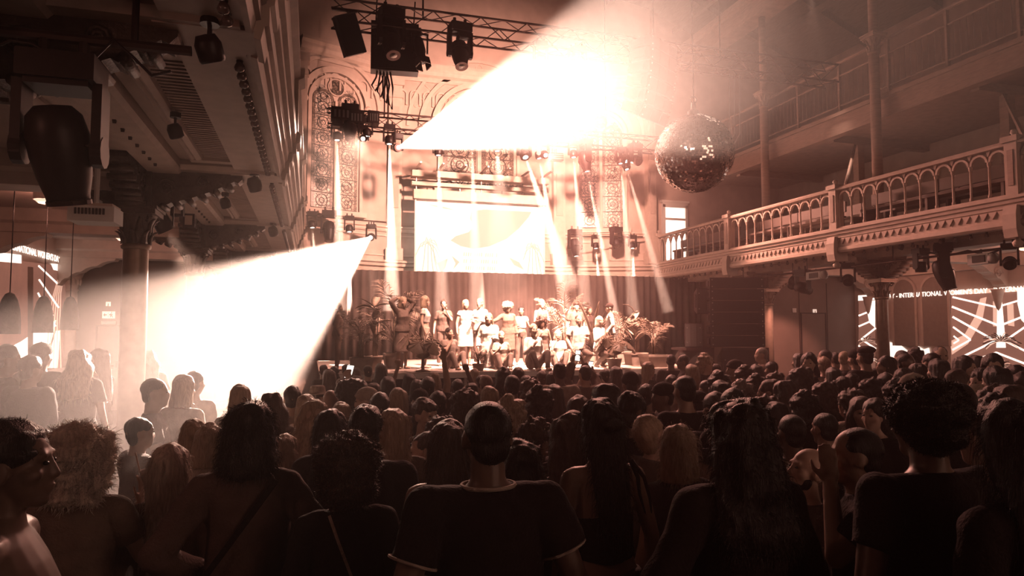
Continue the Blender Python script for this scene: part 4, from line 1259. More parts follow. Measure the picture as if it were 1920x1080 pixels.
def wline(pts, px_, m, par, d=.012, nm='neon_line', Xp=None):
    """flat stroke of a projected line on the wall, px_ wide in the photo"""
    for k in range(len(pts) - 1):
        (u0, v0), (u1, v1) = pts[k], pts[k + 1]
        L = math.hypot(u1 - u0, v1 - v0); nx, ny = -(v1 - v0) / L * px_ / 2, (u1 - u0) / L * px_ / 2
        q = [(u0 + nx, v0 + ny), (u1 + nx, v1 + ny), (u1 - nx, v1 - ny), (u0 - nx, v0 - ny)]
        X = (XW if Xp is None else Xp)
        s = -1 if X > 0 else 1
        A = [at(a_, b_, X=X + s * d) for a_, b_ in q]; B = [p + Vector((s * .004, 0, 0)) for p in A]
        MB().ring([A, B]).build(nm, m, par)


def warea(pts, m, par, d=.006, nm='light_patch', Xp=None):
    X = (XW if Xp is None else Xp); s = -1 if X > 0 else 1
    A = [at(a_, b_, X=X + s * d) for a_, b_ in pts]; B = [p + Vector((s * .003, 0, 0)) for p in A]
    MB().ring([A, B]).build(nm, m, par)


warea([(1610, 553), (1641, 551), (1641, 690), (1610, 690)], 'muralbg', mu, .004, 'projected_ground')
warea([(1783, 545), (1920, 538), (1990, 534), (1990, 720), (1783, 700)], 'muralbg', mu, .004, 'projected_ground')
# header strip
warea([(1609, 554), (1640, 552), (1640, 562), (1609, 564)], 'neon3', mu)
warea([(1784, 545), (1920, 538), (1920, 546), (1784, 553)], 'neon2', mu)
for q in ((1688, 552, 1718, 550, 1718, 562, 1692, 568), (1720, 551, 1762, 548, 1762, 556, 1720, 559)):
    warea([(q[0], q[1]), (q[2], q[3]), (q[4], q[5]), (q[6], q[7])], 'niche', mu, .014, 'paper_patch')
warea([(1907, 540), (1990, 536), (1990, 640), (1940, 625), (1915, 600), (1908, 570)], 'neon3', mu, .008)
warea([(1622, 565), (1641, 563), (1641, 615), (1630, 605)], 'neon3', mu, .008)
warea([(1664, 640), (1690, 648), (1705, 660), (1715, 690), (1664, 690)], 'neon3', mu, .008)
warea([(1720, 672), (1722, 649), (1732, 655), (1742, 652), (1744, 664), (1738, 682), (1726, 684)], 'neon3', mu, .016, 'paper_star')
warea([(1781, 640), (1808, 628), (1830, 590), (1838, 560), (1850, 557), (1842, 600), (1815, 645), (1785, 665)], 'neon2', mu, .008)
warea([(1862, 565), (1868, 565), (1872, 612), (1862, 612)], 'neon2', mu, .008)
warea([(1888, 568), (1900, 570), (1902, 612), (1890, 610)], 'neon2', mu, .008)
for pts, w in (([(1786, 557), (1868, 576), (1922, 560)], 3.2), ([(1785, 575), (1874, 611), (1922, 592)], 3.6), ([(1786, 594), (1866, 639), (1790, 676)], 3.6), ([(1787, 613), (1820, 637), (1786, 656)], 3.2), ([(1788, 630), (1798, 638), (1788, 644)], 2.6),
               ([(1922, 613), (1884, 639), (1922, 658)], 3.6), ([(1786, 690), (1868, 661), (1922, 682)], 3.6), ([(1610, 592), (1640, 580)], 3), ([(1610, 612), (1640, 599)], 3), ([(1642, 615), (1615, 636), (1642, 654)], 3.2), ([(1610, 648), (1640, 676)], 3)):
    wline(pts, w, 'neon', mu)
# palm trunk and fronds
warea([(1870, 566), (1879, 566), (1884, 625), (1886, 652), (1868, 652), (1869, 625)], 'neon3', mu, .010, 'palm_trunk')
rg = random.Random(11)
for (cx, cy, sc_) in ((1877, 640, 1), (1877, 688, .8), (1625, 640, .55), (1628, 672, .6)):
    for k in range(22):
        an = PI * (.02 + .96 * k / 21)
        ln = sc_ * (34 + rg.uniform(-6, 8))
        pts = []
        for s in (0, .35, .7, 1):
            x = cx + math.cos(an) * ln * s
            y = cy - math.sin(an) * ln * s * .85 + 16 * sc_ * s * s
            pts.append((x, y))
        wline([(max(x_, 1609), y_) for x_, y_ in pts], 1.6 * sc_, 'muraldk' if k % 3 else 'neon2', mu, .018, 'palm_frond')
# arched niches between the projections
for (u0, u1, vt, vb) in ((1679, 1719, 524, 648), (1734, 1781, 519, 648)):
    a_ = at(u0, vb, X=XW); b_ = at(u1, vb, X=XW)
    yc = (a_.y + b_.y) / 2; hw = abs(a_.y - b_.y) / 2
    zt = at((u0 + u1) / 2, vt, X=XW).z
    nch = thing('arched_panel', ('narrow' if u0 < 1700 else 'wide') + ' arched panel in the right wall between the projections', 'wall panel', (XW, yc, a_.z))
    poly = [(-hw, a_.z), (hw, a_.z)] + [(hw * math.cos(k * PI / 14), zt - hw + hw * math.sin(k * PI / 14)) for k in range(15)]
    MB().prism(poly, lambda x, z, d: Vector((XW - d, yc + x, z)), 0, .02).build('panel', 'niche', nch)
    m = MB(); m.arc(lambda x, z, d: Vector((XW - d, yc + x, zt - hw + z)), 0, PI, hw, hw + .07, 0, .05, 16); m.build('arch_moulding', 'mould', nch)
    for s in (-1, 1):
        MB().bb((XW - .04, yc + s * (hw + .035) - .035, a_.z), (XW, yc + s * (hw + .035) + .035, zt - hw)).build('side_moulding', 'mould', nch)
# running lettering along the top of the mural
p0 = at(1610, 561, X=XW); p1 = at(1920, 545, X=XW)
rm = Matrix((Vector((0, -1, 0)), Vector((0, 0, 1)), Vector((-1, 0, 0)))).transposed().to_4x4()
ym = (at(1795, 552, X=XW).y)
text_obj("DAY - INTERNATIONAL WOMEN'S DAY - INTERNATIONAL", .185, Matrix.Translation((XW - .03, 16.72, 3.13)) @ rm, 'neon', mu, 'lettering', .004, 'LEFT', .001)

# pilaster corbels of the right wall
for yy in (17.25, 13.05):
    wc = thing('carved_bracket', 'carved scroll bracket on the right wall ' + ('at the mural edge' if yy > 15 else 'above the palm mural'), 'bracket', (XR, yy, 3.0))
    poly = [(0, 3.78), (-.95, 3.78)] + [(-.9 * (1 - q / 12) ** 1.5 - .02, 3.76 - .62 * q / 12 - (.03 if q % 3 == 0 else 0)) for q in range(13)] + [(0, 3.12)]
    MB().prism(poly, lambda x, z, d: Vector((XR + x, yy + d, z)), -.16, .16).build('scroll_body', 'mould', wc)
    for sd in (-1, 1):
        pts = [Vector((XR - .32 + .16 * (1 - j / 20) * math.cos(j * .7), yy + sd * .17, 3.55 + .16 * (1 - j / 20) * math.sin(j * .7))) for j in range(18)]
        MB().path(pts, .02, 5).build('scroll', 'mould', wc, True)
    MB().lathe([(.0, -.5), (.05, -.42), (.1, -.2), (.14, 0), (.16, .05)], (XR - .16, yy, 3.1), 12).build('pendant', 'mould', wc, True)

# ---- left mural
XM = XL + .012
ml = thing('mural_left', 'projected mural with slanting neon lines at the left picture edge', 'mural', (XM, 16, 1.0))
wa = lambda pts, m, d=.006, nm='light_patch': warea(pts, m, ml, d, nm, XM)
wl = lambda pts, w, m='neon', d=.012, nm='neon_line': wline(pts, w, m, ml, d, nm, XM)
wa([(-40, 480), (125, 500), (125, 690), (-40, 690)], 'muralbg', .004, 'projected_ground')
wa([(-30, 470), (40, 478), (40, 494), (-30, 488)], 'neon3')
wa([(95, 494), (128, 497), (128, 512), (100, 506)], 'neon3')
for pts in ([(72, 498), (110, 534)], [(73, 524), (110, 577)], [(71, 549), (104, 612)], [(58, 622), (100, 590)]): wl(pts, 3)
for k in range(5): wl([(86 + k * 7, 690), (92 + k * 5, 600), (98 + k * 4, 560 - k * 3), (112 + k * 2, 512)], 1.6, 'neon2')
wa([(0, 660), (40, 640), (80, 612), (105, 600), (96, 640), (60, 680), (0, 690)], 'neon3')
wa([(30, 690), (60, 668), (95, 655), (105, 620), (112, 620), (108, 690)], 'neon3', .009)
wa([(52, 500), (62, 501), (62, 690), (52, 690)], 'niche', .014, 'pilaster_strip')
rm2 = Matrix((Vector((0, 1, 0)), Vector((0, 0, 1)), Vector((1, 0, 0)))).transposed().to_4x4()
text_obj("INTERNATIONAL WOMEN'S DAY", .19, Matrix.Translation((XM + .03, 15.75, 3.66)) @ rm2, 'neon', ml, 'lettering', .004, bold=.002)
pm = thing('carved_half_column', 'carved half-column with leafy capital at the corner of the left mural', 'pilaster', (XL + .1, 17.75, .25))
MB().lathe([(.13, .25), (.12, 3.0)], (XL + .12, 17.72, 0), 14).build('shaft', 'mould', pm, True)
MB().lathe([(.12, 3.0), (.15, 3.02), (.13, 3.06), (.16, 3.2), (.24, 3.42), (.26, 3.5)], (XL + .12, 17.72, 0), 14).build('capital', 'mould', pm, True)
for k in range(7):
    an = -PI / 2 + PI * k / 6
    MB().sph((XL + .12 + .17 * math.cos(an), 17.72 + .17 * math.sin(an), 3.22), (.035, .035, .09), 6, 5).build('acanthus_leaf', 'mould', pm, True)

# ---- doors and signs on the end walls
YE = YEND - .006


def door(name, u0, u1, vt, Y, zb, label):
    a_ = at(u0, vt, Y=Y); b_ = at(u1, vt, Y=Y)
    t = thing(name, label, None, ((a_.x + b_.x) / 2, Y, zb)); t['kind'] = 'structure'
    MB().bb((a_.x, Y - .02, zb), (b_.x, Y, a_.z)).build('door_leaf', 'dkwall', t)
    for xx in (a_.x - .03, b_.x): MB().bb((xx, Y - .035, zb), (xx + .03, Y, a_.z + .03)).build('door_frame', 'black', t)
    MB().bb((a_.x, Y - .035, a_.z), (b_.x, Y, a_.z + .03)).build('door_frame', 'black', t)
    MB().bb((b_.x - .1, Y - .07, zb + 1.0), (b_.x - .04, Y - .02, zb + 1.15)).build('handle', 'blackm', t)


door('door_2', 1502, 1546, 588, YE, .25, 'plain dark door in the end wall beside the mural')
door('door_3', 183, 228, 612, YE, .25, 'plain door under the exit plates in the left end wall')


def plate(u0, v0, u1, v1, Y, label, m='white', pic=None):
    a_ = at(u0, v1, Y=Y); b_ = at(u1, v0, Y=Y)
    t = thing('wall_sign', label, 'sign', ((a_.x + b_.x) / 2, Y, a_.z))
    MB().bb((a_.x, Y - .03, a_.z), (b_.x, Y, b_.z)).build('plate', m, t)
    w, h = b_.x - a_.x, b_.z - a_.z
    if pic == 'exit':
        yy = Y - .034
        MB().bb((a_.x + w * .47, yy, a_.z + h * .1), (a_.x + w * .5, Y - .03, a_.z + h * .9)).build('divider', 'iron', t)
        MB().prism([(.1, .5), (.22, .78), (.22, .58), (.38, .58), (.38, .42), (.22, .42), (.22, .22)], lambda x, z, d: Vector((a_.x + w * x, Y - d, a_.z + h * z)), .031, .036).build('arrow', 'iron', t)
        MB().prism([(.6, .15), (.68, .4), (.58, .42), (.56, .6), (.72, .74), (.84, .6), (.8, .36), (.9, .15), (.82, .15), (.74, .32), (.68, .15)], lambda x, z, d: Vector((a_.x + w * x, Y - d, a_.z + h * z)), .031, .036).build('running_figure', 'iron', t)
        MB().sph((a_.x + w * .74, Y - .034, a_.z + h * .86), h * .09, 8, 6).build('figure_head', 'iron', t)
    if pic == 'slot':
        MB().bb((a_.x + w * .4, Y - .036, a_.z), (a_.x + w * .6, Y - .03, a_.z + h * .65)).build('doorway_mark', 'iron', t)
    return t


M['signlit'] = mat('lit_sign_face', (.8, .75, .7), .5, emit=(1, .74, .6), estr=.8)
plate(192, 584, 216, 597, YE, 'exit sign with arrow and running figure on the left end wall', 'signlit', 'exit')
plate(199, 566, 208, 574, YE, 'small square doorway sign above the exit sign', 'signlit', 'slot')
plate(190, 602, 218, 609, YE, 'blank pale plate below the exit sign', 'white')
plate(1485, 578, 1492, 586, YE, 'small blank plate on the dark end wall left of the door', 'white')
plate(1524, 580, 1530, 587, YE, 'small doorway sign above the dark end wall door', 'signlit', 'slot')
plate(1409, 321, 1421, 328, 21.44, 'tiny lit exit sign in the shade of the upper gallery', 'signlit', 'exit')
# wall panels on the dark end wall
for u in (1498, 1550):
    a_ = at(u, 560, Y=YE)
    o = MB().bb((a_.x - .012, YE - .006, .25), (a_.x + .012, YE + .004, 3.6)).build('panel_joint', 'black')
    tag(o, 'dark vertical panel joint on the end wall ' + ('left of' if u < 1520 else 'right of') + ' the plain door', 'panel joint')
# ================================================================ PEOPLE: mesh kit
def cmat(name, col, rough=.85, noise=.15, scale=18, **k): M[name] = mat(name, col, rough, noise=noise, scale=scale, spec=.2, **k)


M['skin_fair'] = mat('skin_fair', (.50, .36, .29), .5, noise=.06, scale=20, spec=.35)
M['skin_tan'] = mat('skin_tan', (.34, .235, .185), .48, noise=.06, scale=20, spec=.35)
M['skin_deep'] = mat('skin_deep', (.15, .095, .075), .42, noise=.08, scale=20, spec=.4)
for n_, c_ in (('hair_black', (.014, .008, .008)), ('hair_brown', (.06, .034, .027)), ('hair_blond', (.40, .30, .22)), ('hair_pale', (.62, .52, .44)), ('hair_grey', (.26, .23, .21))):
    M[n_] = mat(n_, c_, .42, noise=.35, scale=14, spec=.45, bump=.5, bscale=40, stretch=(6, 6, .8))
for n_, c_ in (('cloth_black', (.014, .008, .008)), ('cloth_dark', (.045, .030, .028)), ('cloth_grey', (.15, .115, .10)), ('cloth_brown', (.16, .11, .09)), ('cloth_beige', (.40, .33, .28)), ('cloth_white', (.72, .66, .61)), ('denim', (.11, .10, .10)), ('cloth_jacket', (.11, .07, .062))):
    cmat(n_, c_, bump=.35, bscale=90)
M['eye'] = mat('eye', (.02, .016, .015), .1, spec=.8)
M['gold'] = mat('gold_chain', (.6, .45, .3), .25, metal=1)
M['phone_lit'] = mat('phone_screen', (.8, .8, .8), .3, emit=(1, .85, .75), estr=1.6)
M['plastic'] = mat('clear_cup', (.75, .68, .63), .12, spec=.7, alpha=.75)


class Pr(MB):
    def cap(s, a, ra, b, rb, n=12):
        a = Vector(a); b = Vector(b); d = b - a; L = d.length
        q = d.to_track_quat('Z', 'Y').to_matrix()
        prof = [(ra * math.sin(t), -ra * math.cos(t)) for t in (.02, .5, 1.05)] + [(ra, 0), (rb, L)] + [(rb * math.cos(t), L + rb * math.sin(t)) for t in (.5, 1.05, 1.55)]
        return s.lathe(prof, a, n, q)

    def cone(s, a, ra, b, rb, n=14):
        return s.tube(a, b, ra, rb, n)

    def loft(s, secs, n=18):
        """secs: (x, y, z, rx, ry)"""
        return s.ring([[Vector((x + rx * math.cos(2 * PI * i / n), y + ry * math.sin(2 * PI * i / n), z)) for i in range(n)] for x, y, z, rx, ry in secs])

    def xf(s, m, start=0):
        for i in range(start, len(s.v)): s.v[i] = tuple(m @ Vector(s.v[i]))
        return s


def remesh(pr, voxel, smooth=4, name='body', disp=None):
    me = pr.mesh(name)
    o = bpy.data.objects.new('tmp', me)
    r = o.modifiers.new('r', 'REMESH'); r.mode = 'VOXEL'; r.voxel_size = voxel
    if smooth:
        sm = o.modifiers.new('s', 'SMOOTH'); sm.factor = .5; sm.iterations = smooth
    out = evaluated(o)
    out.name = name
    if disp:
        for (amp, freq, seed, st) in disp: displace(out, amp, freq, seed, st)
    out.polygons.foreach_set('use_smooth', [True] * len(out.polygons))
    out.update()
    return out


def displace(me, amp, freq, seed, st=(1, 1, 1)):
    n = len(me.vertices)
    co = np.empty(n * 3, 'f'); me.vertices.foreach_get('co', co); co = co.reshape(-1, 3)
    no = np.empty(n * 3, 'f'); me.vertex_normals.foreach_get('vector', no); no = no.reshape(-1, 3)
    rs = np.random.RandomState(seed)
    d = np.zeros(n)
    p = co * np.array(st)
    for k in range(10):
        w = rs.normal(size=3); w = w / np.linalg.norm(w) * freq * rs.uniform(.6, 1.5)
        d += np.sin(p @ w + rs.uniform(0, 6.28) + 1.2 * np.sin(p @ rs.normal(size=3) * freq * .3))
    d *= amp / 3.2
    co = co + no * d[:, None]
    me.vertices.foreach_set('co', co.astype('f').ravel())
    me.update()


def fuzz(me, count, ln, seed, down=.5, w=.0016, flow=None):
    """loose strands standing off a hair mesh, added as thin blades"""
    rs = np.random.RandomState(seed)
    nf = len(me.polygons)
    ce = np.empty(nf * 3, 'f'); me.polygons.foreach_get('center', ce); ce = ce.reshape(-1, 3)
    no = np.empty(nf * 3, 'f'); me.polygons.foreach_get('normal', no); no = no.reshape(-1, 3)
    idx = rs.randint(0, nf, count)
    nv = len(me.vertices)
    co = np.empty(nv * 3, 'f'); me.vertices.foreach_get('co', co); co = co.reshape(-1, 3)
    faces = [tuple(p.vertices) for p in me.polygons]
    P, N = ce[idx], no[idx]
    d = N * 1.0 + rs.normal(size=(count, 3)) * .55 + np.array([0, 0, -down])
    d /= np.linalg.norm(d, axis=1)[:, None]
    t = np.cross(d, rs.normal(size=(count, 3))); t /= np.linalg.norm(t, axis=1)[:, None]
    L = (ln * rs.uniform(.35, 1.0, count))[:, None]
    mid = P + d * L * .55 + N * L * .08
    tip = P + d * L + np.array([0, 0, -1]) * L * down * .5
    A = P - t * w - N * .003; B = P + t * w - N * .003
    C1 = mid + t * w * .8; D1 = mid - t * w * .8
    new = np.stack([A, B, C1, D1, tip], 1).reshape(-1, 3)
    fs = []
    for k in range(count):
        o = nv + k * 5
        fs.append((o, o + 1, o + 2, o + 3)); fs.append((o + 3, o + 2, o + 4))
    out = bpy.data.meshes.new(me.name)
    out.from_pydata(np.vstack([co, new]).tolist(), [], faces + fs)
    out.polygons.foreach_set('use_smooth', [True] * len(out.polygons))
    out.update()
    return out


H0 = 1.72                                    # canonical height, feet at z = 0, facing +Y
HEADC = Vector((0, .01, 1.603))


def head_mat(yaw=0, pitch=0, roll=0):
    piv = Vector((0, -.005, 1.50))
    return Matrix.Translation(piv) @ Matrix.Rotation(-math.radians(yaw), 4, 'Z') @ Matrix.Rotation(-math.radians(pitch), 4, 'X') @ Matrix.Rotation(math.radians(roll), 4, 'Y') @ Matrix.Translation(HEADC - piv)


def head_prims(pr, hm):
    k = len(pr.v)
    pr.sph((0, -.012, .03), (.077, .098, .092), 20, 14)
    pr.sph((0, .028, -.03), (.0615, .066, .085), 18, 12)
    pr.sph((0, .058, -.092), (.034, .034, .028), 12, 8)
    pr.cap((0, .086, .018), .008, (0, .1035, -.028), .0125, 8)
    pr.cap((-.036, .079, .030), .012, (.036, .079, .030), .012, 8)
    pr.sph((0, .086, -.058), (.025, .017, .008), 10, 6).sph((0, .084, -.071), (.022, .017, .008), 10, 6)
    for s in (-1, 1):
        pr.sph((s * .079, -.008, -.008), (.010, .024, .034), 10, 8)
        pr.sph((s * .045, .055, -.022), (.025, .03, .025), 10, 8)
    pr.xf(hm, k)


def hand(pr, w, d, up, s=1.0, curl=.35, spread=.0):
    """palm and five fingers at wrist w, pointing along d; up = back of the hand"""
    w = Vector(w); d = Vector(d).normalized(); up = Vector(up); up = (up - d * up.dot(d)).normalized(); sd = d.cross(up)
    k = len(pr.v)
    pr.sph((0, .045, 0), (.040, .055, .016), 12, 8)
    for i, (x, l) in enumerate(((-.029, .068), (-.010, .078), (.010, .074), (.029, .058))):
        a = Vector((x, .085, 0)); b = a + Vector((x * spread, l * .5 * math.cos(curl), -l * .5 * math.sin(curl)))
        c = b + Vector((0, l * .5 * math.cos(curl * 2.4), -l * .5 * math.sin(curl * 2.4)))
        pr.cap(a, .0095, b, .009, 8).cap(b, .009, c, .0075, 8)
    a = Vector((-.032, .03, -.004)); b = Vector((-.058, .062, -.012)); c = Vector((-.062, .090, -.02))
    pr.cap(a, .012, b, .0105, 8).cap(b, .0105, c, .0085, 8)
    R_ = Matrix((sd, d, up)).transposed()
    pr.xf(Matrix.Translation(w) @ R_.to_4x4() @ Matrix.Scale(s, 4), k)


def mirror(p): return Vector((-p[0], p[1], p[2]))


ARM = {  # elbow, wrist, hand direction, back of hand; right side (+X)
    'down': ((.245, -.035, 1.115), (.255, .05, .875), (.0, .15, -1), (1, 0, 0)),
    'slack': ((.275, -.06, 1.13), (.25, .11, .93), (-.1, .5, -.8), (1, .2, .2)),
    'front': ((.235, .02, 1.125), (.09, .235, 1.16), (-.6, .7, .3), (.5, .2, .8)),
    'cup': ((.245, .05, 1.12), (.13, .27, 1.27), (-.2, .5, .8), (.9, .3, 0)),
    'mouth': ((.22, .14, 1.19), (.07, .17, 1.43), (-.2, .0, 1), (.6, -.6, 0)),
    'up': ((.235, .04, 1.66), (.20, .07, 1.905), (-.05, .05, 1), (0, -1, 0)),
    'fist': ((.25, .08, 1.60), (.16, .12, 1.83), (-.1, .05, 1), (0, -1, 0)),
    'phone': ((.22, .16, 1.52), (.075, .26, 1.74), (-.2, .1, 1), (.8, -.5, 0)),
    'hip': ((.36, -.08, 1.15), (.20, .09, 1.02), (-.8, .5, -.2), (.3, .3, .9)),
    'reach': ((.36, .10, 1.28), (.52, .28, 1.22), (.6, .6, -.1), (0, 0, 1)),
    'head': ((.37, .0, 1.60), (.14, -.05, 1.70), (-.9, -.1, .1), (0, -1, .2)),
    'toast': ((.27, .05, 1.15), (.205, .20, 1.345), (.0, .3, 1), (1, 0, .2)),
    'cheek': ((.24, .12, 1.24), (.10, .12, 1.50), (.0, .05, 1), (1, 0, 0)),
}


def person_parts(sex='m', ra='down', la='down', head=(0, 0, 0), vox=.012, legs='stand', top='tee', bottom='trousers', fold=.006, seed=1, build=1.0, key=None):
    """meshes for one figure: body (skin), top and bottom (clothing)"""
    f = sex == 'f'
    sw = (.158 if f else .185) * build
    hm = head_mat(*head)
    b = Pr()
    wz = (.128 if f else .145) * build
    hp = (.172 if f else .160) * build
    ch = (.150 if f else .172) * build
    dy = .02 if f else .0
    tor = [(0, 0, .84, hp * .8, .09), (0, -.01, .90, hp, .115), (0, -.01, .97, hp * .97, .11), (0, 0, 1.06, wz, .092), (0, .005, 1.16, wz * 1.06, .098), (0, .008 + dy * .4, 1.26, ch * .98, .108 + dy * .6), (0, 0, 1.34, ch, .098), (0, -.012, 1.395, ch * .93, .078), (0, -.015, 1.43, ch * .62, .06), (0, -.012, 1.465, .062, .055)]
    b.loft(tor)
    b.cap((0, -.015, 1.42), .054 if f else .062, (0, -.002, 1.545), .050 if f else .058)
    b.cap((-sw * .85, -.012, 1.392), .05, (sw * .85, -.012, 1.392), .05, 10)
    head_prims(b, hm)
    arms = {}
    for sgn, an in ((1, ra), (-1, la)):
        e, w, hd, hu = [Vector(x) for x in ARM[an]]
        k = build if f is False else .93 * build
        e.x *= k; 
        if sgn < 0: e, w, hd, hu = mirror(e), mirror(w), mirror(hd), mirror(hu)
        sh = Vector((sgn * sw, -.012, 1.385))
        r0, r1, r2 = (.043, .036, .026) if f else (.054, .043, .031)
        b.cap(sh, r0 * 1.1, e, r1).cap(e, r1 * 1.02, w, r2)
        j = len(b.v)
        hand(b, w, hd, hu, .92 if f else 1.05, .5 if an in ('front', 'cup', 'mouth', 'phone', 'hip') else (1.1 if an == 'fist' else .2))
        arms[sgn] = (sh, e, w)
    hx = .088 if f else .085
    if legs == 'stand':
        J = {s: (Vector((s * hx, -.005, .86)), Vector((s * (hx + .015), .012, .47)), Vector((s * (hx + .03), -.02, .075)), Vector((s * (hx + .045), .13, .035))) for s in (-1, 1)}
    elif legs == 'kneel':
        J = {s: (Vector((s * hx, -.02, .86)), Vector((s * (hx + .06), .33, .78)), Vector((s * (hx + .05), -.02, .52)), Vector((s * (hx + .06), .08, .47))) for s in (-1, 1)}
    else:   # sit on the floor, knees up
        J = {s: (Vector((s * hx, .02, .86)), Vector((s * (hx + .09), .30, 1.12)), Vector((s * (hx + .03), .42, .80)), Vector((s * (hx + .04), .54, .79))) for s in (-1, 1)}
    for s in (-1, 1):
        h_, k_, a_, t_ = J[s]
        b.cap(h_, .086, k_, .056).cap(k_, .055, a_, .037).cap(a_ + Vector((0, -.02, -.03)), .036, t_, .028)
    body = remesh(b, vox, 3, 'body')
    # ---- top
    out = {'body': body, 'arms': arms, 'hm': hm}
    g = .013
    if top:
        t = Pr()
        zt = 1.45 if top != 'tube' else 1.225
        zb = {'tube': 1.035, 'crop': 1.1, 'dress': .5}.get(top, .90)
        if top in ('jacket', 'coat'): g = .022
        secs = []
        base = [q for q in tor if zb + .03 < q[2] < zt - .0]
        def interp(z):
            for q0, q1 in zip(tor, tor[1:]):
                if q0[2] <= z <= q1[2]:
                    a = (z - q0[2]) / (q1[2] - q0[2]); return tuple(q0[i] + (q1[i] - q0[i]) * a for i in range(5))
            return tor[0]
        zl = [zb] + [q[2] for q in base] + [zt]
        loose = 0 if top in ('tube', 'crop', 'tank') else (.018 if not f else .010)
        if top == 'dress': secs += [(0, .0, .5, hp * 1.3, .15), (0, -.005, .7, hp * 1.2, .14)]
        for z in zl:
            if top == 'dress' and z < .86: continue
            q = interp(z)
            lo = loose * max(0, min(1, (1.3 - z) / .2))
            rx, ry = q[3] + g + lo, q[4] + g + lo
            if z > 1.42: rx, ry = (.092, .074) if top not in ('tank',) else (.1, .07)
            secs.append((q[0], q[1], z, rx, ry))
        t.loft(secs)
        if top not in ('tube', 'tank'):
            t.cap((-sw * .8, -.012, 1.39), .052 + g, (sw * .8, -.012, 1.39), .052 + g, 10)
        frac = {'tee': .62, 'crop': .35, 'dress': .25}.get(top, 0)
        for sgn in (-1, 1):
            sh, e, w = arms[sgn]
            r0, r1, r2 = (.043, .036, .026) if f else (.054, .043, .031)
            if frac:
                en = sh.lerp(e, frac)
                t.sph(sh, r0 * 1.1 + g, 12, 8).cone(sh, r0 * 1.1 + g, en, r0 * 1.0 + g + .008)
            elif top in ('long', 'jacket', 'coat'):
                t.sph(sh, r0 * 1.1 + g, 12, 8).cone(sh, r0 * 1.1 + g, e, r1 + g).sph(e, r1 + g, 12, 8).cone(e, r1 + g, e.lerp(w, .95), r2 + g + .004)
        if top == 'coat':
            t.loft([(0, -.01, .45, hp * 1.3, .15), (0, -.01, .92, hp * 1.15, .14)])
        out['top'] = remesh(t, max(vox, .009), 3, 'top', [(fold, 22, seed, (1, 1, .8)), (fold * .4, 60, seed + 1, (1, 1, 1))])
    if bottom and top != 'dress':
        p = Pr()
        gg = .012
        p.loft([(0, -.01, .83, hp * .9, .1), (0, -.012, .90, hp + gg, .128), (0, -.01, .985, hp * .96 + gg, .122)])
        if bottom == 'skirt':
            p.loft([(0, 0, .42, hp * 1.28, .16), (0, -.01, .7, hp * 1.15, .145), (0, -.012, .97, hp * .97 + gg, .122)])
        else:
            for s in (-1, 1):
                h_, k_, a_, t_ = J[s]
                p.cap(h_, .100, k_, .072).cone(k_, .07, k_.lerp(a_, .97), .062 if not f else .052)
                p.sph(k_, .07, 12, 8)
        out['bottom'] = remesh(p, max(vox, .011), 3, 'bottom', [(fold * .8, 25, seed + 5, (1, 1, 1))])
    return out


